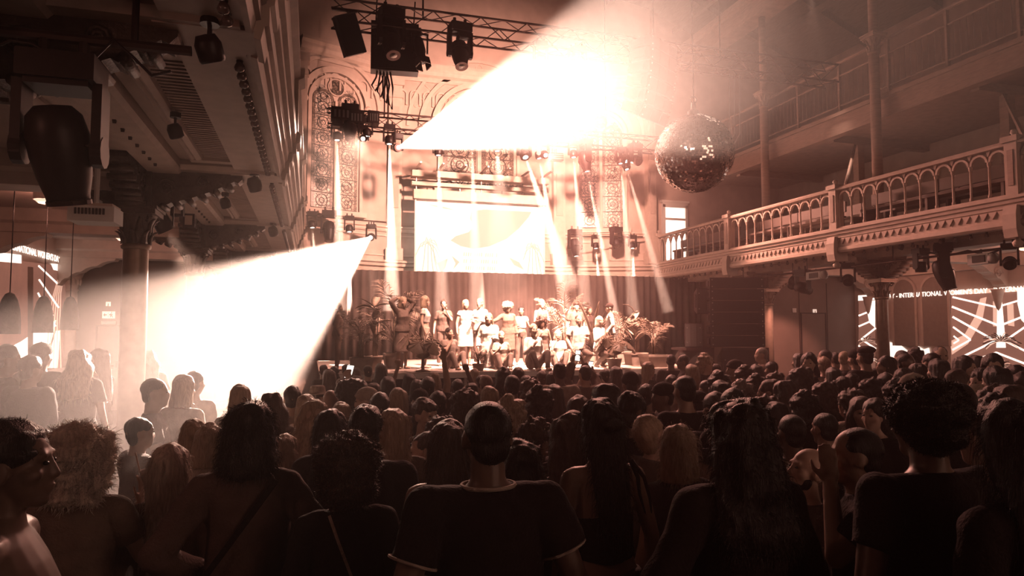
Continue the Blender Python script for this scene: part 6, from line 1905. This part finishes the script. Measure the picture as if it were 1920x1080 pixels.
# u, v of the head top, depth, code (sex, skin, hair, hair colour, top, top colour), facing, pose, hat
CROWD = [
    # left aisle, on the step
    (14, 648, 6.2, 'mtskld', 60, '', None), (78, 645, 6.4, 'mdckjk', 20, '', 'cap'), (58, 668, 5.9, 'mtskjk', 30, 'f', None), (152, 655, 6.8, 'ffwbtk', 10, '', None), (186, 655, 7.2, 'ffknlk', -70, 'f', None),
    (290, 708, 5.6, 'mtcktg', 80, 'c', None), (366, 694, 6.6, 'ffcklw', 20, '', None), (280, 656, 8.0, 'ftwntd', 0, '', None), (345, 705, 6.0, 'ffbbtw', 30, '', None),
    (262, 782, 4.4, 'mtskjg', 60, 'f', None), (450, 722, 6.0, 'ftkbte', 0, '', None), (512, 735, 5.4, 'ffwntn', 0, '', None), (548, 725, 6.4, 'mfskte', 0, '', None),
    # before the palms, left of the screen
    (607, 684, 12.0, 'ftsntd', 0, '', None), (627, 687, 11.2, 'ftrktn', 0, '', None), (649, 683, 11.8, 'mtsktn', 0, '', None), (617, 693, 8.6, 'ftlntn', -10, '', None), (642, 709, 8.0, 'mtsntd', 0, '', None),
    (668, 691, 10.6, 'ffbntn', 0, '', None), (690, 685, 11.2, 'mtsktd', 0, '', None), (714, 682, 9.6, 'ftlktk', 0, '', None), (668, 704, 9.0, 'ftsktn', 0, '', None), (728, 708, 7.4, 'fdbktd', 0, '', None),
    (700, 718, 6.9, 'ffsntn', 0, '', None), (660, 722, 6.4, 'mdakjn', 0, '', None), (688, 728, 6.2, 'mfsbje', -75, '', 'cap'), (712, 738, 5.4, 'mtsktk', 0, '', None), (746, 730, 6.3, 'ffkbtn', 0, '', None),
    (768, 702, 8.4, 'ftbktn', 10, 'L', None), (783, 712, 7.0, 'mfbkjd', 20, '', None), (802, 708, 7.8, 'mtsktd', 0, 'r', None), (815, 698, 10.5, 'ffbbtn', 0, '', None), (821, 735, 6.1, 'mtsktk', 0, '', None),
    (787, 733, 6.7, 'mtcktk', -20, '', 'capback'), (596, 727, 7.2, 'mfsnje', 40, '', 'brim'), (620, 732, 6.6, 'mf0nje', 20, 'i', None), (640, 757, 5.8, 'ffkbtn', 0, '', None), (575, 742, 6.2, 'ffkbaw', 30, '', None),
    # below the screen
    (858, 712, 8.2, 'mdsktk', 0, 'i', None), (884, 718, 8.6, 'mtsktk', 0, '', None), (911, 707, 8.0, 'mtcktd', 0, '', 'beanie'), (917, 725, 6.3, 'ffkbtn', 0, '', None), (870, 733, 6.8, 'mtuntd', 0, '', None), (872, 748, 6.6, 'mdcktg', 0, '', None),
    (890, 692, 10.8, 'ffsbte', 0, '', None), (902, 703, 9.6, 'mtsktd', 0, '', None), (944, 691, 8.6, 'mdwktk', 0, '', None), (960, 702, 6.6, 'mdckte', 0, '', None), (972, 690, 9.4, 'ffbntd', 10, '', None), (986, 704, 8.6, 'mtsktd', 0, '', None),
    (993, 713, 7.4, 'ftuntn', 0, '', None), (1010, 729, 5.9, 'mtuktk', 0, '', None), (1016, 696, 9.8, 'mfsntd', 0, '', None), (1034, 698, 9.0, 'ftlkte', 0, '', None), (1040, 722, 6.8, 'ftlntk', 0, '', None), (955, 748, 5.6, 'ffubtd', 0, 'm', None),
    (1049, 679, 9.2, 'mdckte', 0, '', None), (1067, 688, 9.8, 'mtsktd', 0, '', None), (1097, 684, 8.4, 'mfckjn', 0, 'p', None), (1117, 700, 9.4, 'mtsktk', 0, 'p', None),
    # between the screen and the speaker array
    (1086, 743, 5.3, 'ffkntn', 60, '', None), (1135, 720, 5.2, 'ffbklk', -70, '', None), (1074, 770, 5.0, 'mfcktd', -40, '', None), (1133, 692, 9.4, 'mtsktd', 0, '', None), (1155, 688, 8.8, 'ftlntd', 0, '', None), (1181, 700, 7.4, 'mtsktk', 0, 'x', 'beanie'),
    (1193, 698, 9.6, 'mdcktk', 0, '', None), (1216, 679, 10.4, 'ffkbtd', 80, '', None), (1212, 722, 6.6, 'mtsktk', 40, '', None), (1244, 719, 6.0, 'mdcktk', -75, '', 'cap'), (1258, 664, 12.0, 'mdcktk', 20, '', None), (1281, 665, 11.4, 'mdsktk', -60, '', None),
    (1259, 704, 8.4, 'mtsktk', 20, 'f', None), (1271, 712, 7.6, 'mfcbte', 30, '', None), (1297, 684, 9.0, 'ffkbtd', 0, '', None), (1323, 667, 10.2, 'mfubjk', 160, '', None), (1292, 722, 6.9, 'mtsktk', 0, '', None), (1310, 735, 5.9, 'mtcktk', 0, '', 'capback'),
    (1284, 703, 8.8, 'mtcktk', 0, '', None), (1347, 702, 7.2, 'mtuktd', 0, '', None), (1341, 737, 6.2, 'mfsntk', 0, '', None), (1341, 682, 10.4, 'mtsktk', 0, '', None), (1323, 712, 7.4, 'mtcktk', 0, '', None), (1345, 692, 9.0, 'mtcgtn', 0, '', None),
    (1378, 676, 9.2, 'mtcktk', -70, '', 'cap'), (1395, 690, 8.2, 'mfuntk', 0, '', None), (1352, 715, 6.8, 'ftlktk', 0, '', None), (1388, 718, 6.2, 'mfugtd', 0, '', None), (1375, 730, 5.8, 'mtsktk', 10, '', None),
    # before the array and the dark wall
    (1428, 651, 11.8, 'mfcgjn', -60, '', None), (1418, 684, 9.4, 'ftlktk', 0, '', None), (1446, 678, 9.6, 'mtsktk', 0, '', None), (1440, 714, 6.9, 'ffnntw', -50, '', None), (1416, 706, 7.6, 'mtuktk', 0, '', None), (1452, 700, 7.8, 'mfunjk', 0, '', None),
    (1470, 712, 6.6, 'ftwntk', 0, '', None), (1430, 745, 5.2, 'ffuntd', 0, '', None), (1455, 757, 5.0, 'ftlktk', 0, '', None), (1500, 691, 7.2, 'mfuntk', 0, '', None), (1498, 663, 9.6, 'ftlktk', 0, '', None), (1517, 662, 8.8, 'fflkak', -130, '', None),
    (1547, 655, 11.2, 'mtcktk', -40, '', None), (1544, 670, 9.8, 'ffsbtd', 0, '', None), (1566, 660, 11.4, 'mtcktk', 0, '', None), (1583, 658, 11.0, 'mfcbtk', 60, '', None), (1604, 656, 10.2, 'mtcktk', 0, '', 'cap'), (1622, 651, 9.0, 'mtckjk', 0, '', 'beret'),
    (1506, 739, 4.9, 'mtuktk', 0, '', None), (1545, 718, 6.4, 'mfuntk', 0, '', None), (1567, 719, 5.6, 'mtuktk', 0, '', None), (1562, 690, 8.0, 'ftlktk', 0, '', None), (1522, 700, 7.8, 'mtsktk', 0, '', None), (1594, 733, 6.0, 'mfunje', -20, '', None),
    (1614, 744, 5.7, 'ffbntk', -150, '', None), (1641, 748, 5.4, 'fflktk', -100, '', None), (1596, 700, 8.2, 'mtsktk', 0, '', None), (1632, 712, 6.6, 'mtuktk', 0, '', 'cap'), (1580, 706, 7.4, 'mtcktk', 0, '', None),
    # before the mural
    (1662, 668, 8.2, 'ftlktk', -60, '', None), (1690, 656, 10.0, 'mtcktk', 0, '', None), (1698, 662, 8.8, 'mdckjk', 150, '', None), (1714, 656, 10.2, 'mtuktk', 0, '', None), (1762, 648, 8.8, 'mfcktn', -150, '', None), (1745, 662, 9.4, 'mtsktk', 0, '', None),
    (1759, 674, 7.2, 'ftlkan', 0, '', None), (1720, 682, 7.6, 'ftlktk', -40, '', None), (1660, 700, 7.4, 'mtsktk', 0, '', None), (1679, 716, 6.4, 'mtuktk', 0, '', None), (1712, 703, 5.8, 'mtcktd', -70, '', 'cap'), (1693, 690, 8.0, 'ffsntk', 0, '', None),
    (1808, 668, 7.6, 'fflktk', 150, '', None), (1828, 667, 7.8, 'ftlktk', 0, '', None), (1861, 664, 7.0, 'fflktk', -140, 'm', None), (1902, 684, 7.2, 'mtsktk', 0, '', None), (1795, 693, 6.6, 'ffkntk', 100, '', None), (1842, 691, 6.4, 'fflktk', -80, '', None),
    (1868, 688, 6.0, 'ftlktk', 0, '', None), (1832, 720, 5.6, 'ffsbtd', 40, '', None), (1866, 726, 5.0, 'mfunte', 40, '', None), (1893, 722, 5.2, 'ffbntn', -60, '', None), (1915, 702, 5.6, 'ftwntk', 0, '', None), (1860, 748, 4.4, 'mtuktk', 0, '', None),
    (1790, 715, 6.0, 'mtcktk', 0, '', None), (1845, 770, 4.0, 'ffkntk', -70, 'f', None), (1770, 690, 7.6, 'mtsktk', 0, '', None), (1640, 690, 8.6, 'mtcktk', 0, '', None), (1735, 690, 8.8, 'mtsktk', 0, '', None), (1815, 700, 8.2, 'mtcktk', 0, '', None),
]
ZONES = ((210, 'by the left aisle'), (560, 'in the low beam glare'), (760, 'below the stage palms'), (1045, 'below the screen'), (1300, 'below the second window'), (1480, 'before the speaker array'), (1655, 'before the dark wall'), (9999, 'before the right mural'))
ORD = ('first', 'second', 'third', 'fourth', 'fifth', 'sixth', 'seventh', 'eighth', 'ninth', 'tenth', 'eleventh', 'twelfth', 'thirteenth', 'fourteenth', 'fifteenth', 'sixteenth', 'seventeenth', 'eighteenth')
ROWS = lambda z: 'near rows' if z < 6.0 else ('middle rows' if z < 8.5 else 'far rows')
spots = []
for k, (u, v, z, code, face, pose, hat) in enumerate(CROWD):
    pos, h = stand(u, v, z, gap=.47)
    rel = Vector((pos.x, pos.y, 0)).dot(_F)
    zone = next(n_ for lim, n_ in ZONES if u < lim)
    spots.append((u, zone, ROWS(rel), k, pos, h))
order = {}
BY_U = {}
for s in sorted(spots): order.setdefault((s[1], s[2]), []).append(s[3])
for (u, zone, rowname, k, pos, h) in spots:
    _, v, z, code, face, pose, hat = CROWD[k]
    sx, sk_, hr, hc, tp, tc = code
    seq = order[(zone, rowname)]
    i_ = seq.index(k)
    who = (CL[hc][1] + ' ' + HW[hr] + ' hair') if hr != '0' else 'bald head'
    lab = ('person ' + HATW[hat] if hat else 'person with ' + who) + ', ' + (ORD[i_] + ' from left of ' if len(seq) > 1 else 'alone in ') + rowname + ' ' + zone
    ra, la = POSE[pose]
    BY_U[u], _, _ = person(pos, h, face, lab, sex=sx, skin=SK[sk_], hair=HR[hr], hcol=CL[hc][0], top=TP[tp], tcol=TC[tc][0], bcol='cloth_dark' if k % 3 else 'denim', ra=ra, la=la,
           vox=.016, hvox=.0125, hat=hat, hatcol=('cloth_black', 'cloth_dark', 'cloth_beige')[2 if code[5] in 'de' else 0 if k % 2 else 1], group='crowd', eyes=abs(face) > 45, seed=1 + (k % 2), strands=500 if hr in 'wua' else 160)
def held_phone(who, local, label, tilt=0):
    s_ = who.scale.x; rz = who.rotation_euler.z
    p = who.location + Matrix.Rotation(rz, 3, 'Z') @ (Vector(local) * s_)
    t = thing('smartphone', label, 'phone', p, rz); t.rotation_euler = (tilt, .1, rz)
    MB().box((0, 0, .06), (.075, .009, .15)).build('case', 'black', t, world=False)
    MB().box((0, -.0055, .06), (.066, .002, .135)).build('lit_screen', 'phone_lit', t, world=False)


held_phone(BY_U[1097], (.0, .275, 1.78), 'lit smartphone raised over the crowd before the stage')
held_phone(BY_U[1117], (.0, .275, 1.78), 'smartphone raised right of the first raised phone', .5)
held_phone(BY_U[620], (.145, .135, 1.85), 'lit smartphone held up beside the bald head', -.5)
# ================================================================ PEOPLE ON STAGE
def onstage(u, vt, Y, label, face=180, h=None, **k):
    p = at(u, vt, Y=Y)
    hh = p.z - SZ - .01
    if k.get('legs', 'stand') != 'stand':
        hh = h or 1.68
    else:
        hh = min(1.86, max(1.5, hh))
    k.setdefault('vox', .0135); k.setdefault('hvox', .012)
    return person(Vector((p.x, Y, SZ)), hh, face, label, group='performers on stage', **k)


onstage(634, 592, 15.6, 'figure standing at the stage edge beside the low beam', 90, sex='f', skin='skin_tan', hair='long', hcol='hair_brown', top='long', tcol='cloth_brown', bcol='cloth_brown')
onstage(755, 557, 16.0, 'performer in dark jacket and skirt with both hands behind the head', 150, sex='f', skin='skin_fair', hair='bob', hcol='hair_blond', top='jacket', tcol='cloth_grey', bottom='skirt', bcol='cloth_grey', ra='head', la='head')  # dark jacket cloth lightened to stand in for stage haze
onstage(797, 556, 16.2, 'performer in white crop top and pale skirt beside the monstera', 110, sex='f', skin='skin_fair', hair='bob', hcol='hair_blond', top='crop', tcol='cloth_white', bottom='skirt', bcol='cloth_beige', hsc=1.1)
onstage(832, 562, 17.2, 'performer with bun in dark T-shirt, hand at the mouth', 190, sex='f', skin='skin_fair', hair='bun', hcol='hair_brown', top='tee', tcol='cloth_grey', bcol='cloth_grey', la='mouth', eyes=True)
onstage(873, 562, 17.0, 'pale-dressed performer with long hair left of the screen centre', 170, sex='f', skin='skin_fair', hair='long', hcol='hair_blond', top='dress', tcol='cloth_white', la='front', ra='down')
onstage(900, 560, 17.3, 'performer in white long sleeves reaching towards the pale dress', 220, sex='f', skin='skin_fair', hair='pony', hcol='hair_blond', top='long', tcol='cloth_white', bcol='cloth_grey', ra='front', la='front')
onstage(952, 569, 16.6, 'performer with big pale curls in an open coat, arm stretched', 180, sex='f', skin='skin_tan', hair='afro', hcol='hair_pale', top='coat', tcol='cloth_brown', bcol='cloth_brown', ra='reach')
onstage(977, 576, 17.0, 'performer in white crop top and patterned trousers', 190, sex='f', skin='skin_tan', hair='bun', hcol='hair_black', top='crop', tcol='cloth_white', bcol='cloth_grey', ra='front', la='cup')
onstage(1015, 561, 17.4, 'performer in dark top with both hands at the chest', 170, sex='f', skin='skin_fair', hair='short', hcol='hair_blond', top='tank', tcol='cloth_grey', bcol='cloth_grey', ra='cup', la='front')
onstage(1080, 566, 17.0, 'performer in dark T-shirt standing before the feathery palm', 180, sex='m', skin='skin_fair', hair='fringe', hcol='hair_brown', top='tee', tcol='cloth_grey', bcol='cloth_grey')
t, P, hm = onstage(1143, 569, 15.9, 'performer in white sweater and dark cap with cross-body strap', -70, sex='m', skin='skin_fair', hair='short', hcol='hair_brown', top='long', tcol='cloth_white', bcol='cloth_grey', hat='cap', hatcol='cloth_dark', la='slack')
back_strap(t, .14, 1.45, -.14, 1.0, .012, 'cloth_dark', dy=.02)
onstage(1105, 575, 18.0, 'dim performer half hidden by the grassy plant', 180, sex='f', skin='skin_tan', hair='long', hcol='hair_brown', top='long', tcol='cloth_dark')
# low figures at the stage front
low = [(842, 'crouching performer in dark clothes between monstera and glare', 'sit', 'mt', 'short', 'hair_black', 'tee', 'cloth_grey', 150, 15.7, 1.7),
       (917, 'bowed performer wrapped in white beside the spiky plant', 'kneel', 'ff', 'long', 'hair_blond', 'coat', 'cloth_white', 200, 16.0, 1.75),
       (1000, 'seated performer in white shirt at the stage front', 'sit', 'ff', 'short', 'hair_blond', 'long', 'cloth_white', 170, 15.0, 1.85),
       (1016, 'seated performer with wide curly hair behind the white shirt', 'kneel', 'ft', 'curly', 'hair_brown', 'tank', 'cloth_grey', 180, 15.6, 1.62),
       (1046, 'small seated performer right of the curly hair', 'sit', 'ff', 'bob', 'hair_pale', 'tee', 'cloth_white', 190, 16.0, 1.6),
       (1085, 'seated performer in white T-shirt beside the raised phone', 'kneel', 'mf', 'crop', 'hair_brown', 'tee', 'cloth_white', 175, 15.3, 1.7),
       (1124, 'seated performer with pale bob beside the broad-leaf plant', 'kneel', 'ff', 'bob', 'hair_pale', 'long', 'cloth_white', 150, 15.5, 1.66),
       (940, 'small crouching performer behind the spiky plant', 'sit', 'ff', 'short', 'hair_blond', 'tee', 'cloth_beige', 180, 15.5, 1.55)]
for (u, lab, lg, ss_, hr, hc, tp, tc, face, Y, h) in low:
    onstage(u, 640, Y, lab, face, h, sex=ss_[0], skin=SK[ss_[1]], hair=hr, hcol=hc, top=tp, tcol=tc, bcol='cloth_grey', legs=lg, ra=('cup', 'slack', 'mouth', 'front')[int(u) % 4], la=('slack', 'front', 'down', 'slack')[int(u) % 4], hsc=1.15 if hr == 'curly' else 1.0)


# ================================================================ PLANTS
def blade(L, w, droop, n=6, fold=.2):
    m = MB(); rings = []
    for k in range(n + 1):
        s = k / n
        x = L * s * (1 - .25 * s * droop); z = L * (.55 * s - droop * .75 * s * s)
        ww = w * math.sin(PI * min(1, .08 + .92 * s) ** .8) + .002
        rings.append([Vector((x, -ww, z + ww * fold)), Vector((x, 0, z)), Vector((x, ww, z + ww * fold)), Vector((x, 0, z - .004))])
    return m.ring(rings).mesh('leaf', smooth=True)


def frond(L, droop, nl=13, seed=1):
    """palm frond: arching rachis with paired leaflets"""
    rg_ = random.Random(seed); m = MB(); pts = []
    for k in range(9):
        s = k / 8
        pts.append(Vector((L * s * (1 - .3 * droop * s), 0, L * (.85 * s - droop * .95 * s * s))))
    m.path(pts, [.012 * (1 - .8 * k / 8) for k in range(9)], 5)
    for k in range(nl):
        s = .22 + .78 * k / (nl - 1)
        i = min(7, int(s * 8)); f_ = s * 8 - i
        p = pts[i].lerp(pts[i + 1], f_); tg = (pts[i + 1] - pts[i]).normalized()
        ll = L * .36 * math.sin(PI * (.18 + .75 * (s - .22) / .78)) + .05
        for sd in (-1, 1):
            d = (tg * .75 + Vector((0, sd, 0)) * .75 + Vector((0, 0, rg_.uniform(-.25, .1)))).normalized()
            q = tg.cross(d).normalized(); wv = d.cross(q).normalized()
            mid = p + d * ll * .5 + Vector((0, 0, .01)); tip = p + d * ll + Vector((0, 0, -.22 * ll))
            w_ = .014
            m.add([p, mid + wv * w_, tip, mid - wv * w_, mid + q * .003], [(0, 1, 4), (1, 2, 4), (2, 3, 4), (3, 0, 4)])
    return m.mesh('frond', smooth=False)


def monstera(L):
    m = MB(); out = []
    N = 44
    for k in range(N):
        a = 2 * PI * k / N
        r = L * (.5 + .1 * math.cos(a))
        if .5 < abs(math.atan2(math.sin(a), math.cos(a))) < 2.6 and (k % 4) == 2: r *= .42
        if abs(math.atan2(math.sin(a), math.cos(a))) > 2.95: r *= .3
        x = L * .5 + r * math.cos(a) * 1.0; y = r * math.sin(a) * .92
        out.append(Vector((x, y, -.12 * x * x / L - .10 * abs(y))))
    c = Vector((L * .45, 0, .03))
    bot = [p - Vector((0, 0, .006)) for p in out]
    vs = [c] + out + [c - Vector((0, 0, .006))] + bot
    fs = []
    for k in range(N):
        j = (k + 1) % N
        fs.append((0, 1 + k, 1 + j)); fs.append((N + 1, N + 2 + j, N + 2 + k)); fs.append((1 + k, N + 2 + k, N + 2 + j, 1 + j))
    return m.add(vs, fs).mesh('leaf', smooth=False)


FR = [frond(1.0, d_, 13, i) for i, d_ in enumerate((.35, .6, .9))]
BL = [blade(.55, .028, d_) for d_ in (.15, .5, .9)]
BROAD = [blade(.5, .085, d_, 8, .25) for d_ in (.35, .7)]
MO = monstera(.42)
for me in FR + BL + BROAD + [MO]: me.materials.append(None)


def pot(t, x, y, z, r, h, style='square'):
    if style == 'square':
        MB().prism([(-r, 0), (r, 0), (r * 1.18, h), (-r * 1.18, h)], lambda a_, b_, s: Vector((x + a_, y + s * (r + .16 * r * b_ / h), z + b_)), -1, 1).build('pot', 'pot', t)
        MB().box((x, y, z + h), (r * 2.44, r * 2.44, .05)).build('pot_rim', 'pot', t)
        MB().box((x, y, z + h + .026), (r * 2.0, r * 2.0, .01)).build('soil', 'soil', t)
    else:
        MB().lathe([(r * .75, 0), (r * 1.0, h * .9), (r * 1.08, h), (r * .95, h), (r * .9, h * .9)], (x, y, z), 20).build('pot', 'pot', t, True)
        MB().lathe([(r * .92, h * .86), (0, h * .88)], (x, y, z), 16).build('soil', 'soil', t)


def plant(u, vb, Y, kind, hh, label, n=14, seed=1, leafm='leaf', potr=.2, poth=.3, style='square', stand_h=0):
    p = at(u, vb, Y=Y); x, y = p.x, Y
    rg_ = random.Random(seed)
    t = thing('potted_' + {'palm': 'palm', 'monstera': 'monstera', 'spiky': 'dracaena', 'broad': 'banana_plant'}[kind], label, 'plant', (x, y, SZ), group='stage plants')
    z0 = SZ
    if stand_h:
        MB().lathe([(.16, 0), (.16, .02), (.04, .05), (.035, stand_h - .05), (.17, stand_h - .02), (.17, stand_h)], (x, y, SZ), 16).build('plant_stand', 'pot', t, True)
        z0 += stand_h
    pot(t, x, y, z0, potr, poth, style)
    zb = z0 + poth
    top = hh - poth - stand_h
    def leaf(me, loc, rz, ry, sc, m=leafm):
        o = put('leaf' if kind != 'palm' else 'frond', me, m, t)
        o.location = Vector(loc) - Vector(t['_o']); o.rotation_euler = (rg_.uniform(-.25, .25), ry, rz); o.scale = (sc, sc, sc)
    if kind == 'palm':
        for k in range(4):
            MB().path([(x + .03 * math.cos(k * 1.6), y + .03 * math.sin(k * 1.6), zb - .02), (x + .05 * math.cos(k * 1.6), y + .05 * math.sin(k * 1.6), zb + top * .45)], [.022, .014], 6).build('stem', leafm, t, True)
        for k in range(n):
            s = k / n
            az = k * 2.4 + rg_.uniform(-.3, .3)
            leaf(FR[k % 3], (x, y, zb + top * (.12 + .38 * rg_.random())), az, -.55 + .9 * rg_.random() * (1 if k % 2 else .4), top * rg_.uniform(.42, .62))
    elif kind == 'monstera':
        for k in range(n):
            az = k * 2.4 + rg_.uniform(-.4, .4); r_ = rg_.uniform(.12, .32); hz = top * rg_.uniform(.45, .9)
            tip = Vector((x + r_ * math.cos(az), y + r_ * math.sin(az), zb + hz))
            MB().path([(x, y, zb - .02), (x + r_ * .4 * math.cos(az), y + r_ * .4 * math.sin(az), zb + hz * .6), tip], .008, 5).build('stalk', leafm, t, True)
            leaf(MO, tip, az, rg_.uniform(.4, 1.1), rg_.uniform(.75, 1.1))
    elif kind == 'spiky':
        MB().path([(x, y, zb - .03), (x, y, zb + top * .3)], [.03, .02], 6).build('stem', leafm, t, True)
        for k in range(n):
            leaf(BL[k % 3], (x, y, zb + top * (.05 + .3 * rg_.random())), k * 2.4, rg_.uniform(-.75, .1), top * rg_.uniform(1.0, 1.5))
    else:
        for k in range(3): MB().path([(x + .04 * k, y, zb - .03), (x + .06 * k, y, zb + top * .6)], [.02, .012], 6).build('stem', leafm, t, True)
        for k in range(n):
            leaf(BROAD[k % 2], (x, y, zb + top * (.2 + .6 * rg_.random())), k * 2.4, rg_.uniform(-.6, .2), top * rg_.uniform(.55, .85))
    return t


plant(677, 690, 14.95, 'palm', 1.55, 'potted palm with broad fronds at the low beam end of the stage', 16, 1, 'leaf', .2, .3)
plant(700, 690, 15.5, 'broad', 1.75, 'tall banana plant behind the potted palm', 12, 2, 'leaf2', .2, .34, 'round')
plant(738, 690, 16.9, 'palm', 2.25, 'feathery tall palm behind the dark-jacket performer', 14, 3, 'leaf2', .2, .32)
plant(793, 690, 15.0, 'monstera', .95, 'dark monstera on a narrow stand before the white crop top', 11, 4, 'leaf', .14, .18, 'round', .32)
plant(897, 690, 14.95, 'spiky', .62, 'low spiky dracaena at the stage front below the screen', 26, 5, 'leaf', .14, .16, 'round')
plant(1060, 690, 18.2, 'palm', 2.3, 'feathery palm behind the dark T-shirt performer', 16, 6, 'leaf2', .22, .34)
plant(1112, 690, 16.8, 'spiky', 1.75, 'tall grassy dracaena between dark T-shirt and white sweater', 40, 7, 'leaf', .2, .3)
plant(1152, 692, 14.95, 'monstera', 1.05, 'bushy monstera with broad leaves at the stage front', 16, 8, 'leaf', .18, .24, 'round')
plant(1192, 690, 16.2, 'broad', 1.75, 'banana plant right of the white sweater', 14, 9, 'leaf2', .2, .3)
plant(1226, 690, 15.3, 'palm', 1.5, 'potted palm at the speaker end of the stage', 15, 10, 'leaf', .24, .28)
plant(1165, 690, 17.6, 'palm', 1.9, 'dim palm behind the banana plant and white sweater', 12, 12, 'leaf2', .2, .3)

bpy.data.scenes.remove(WORK)
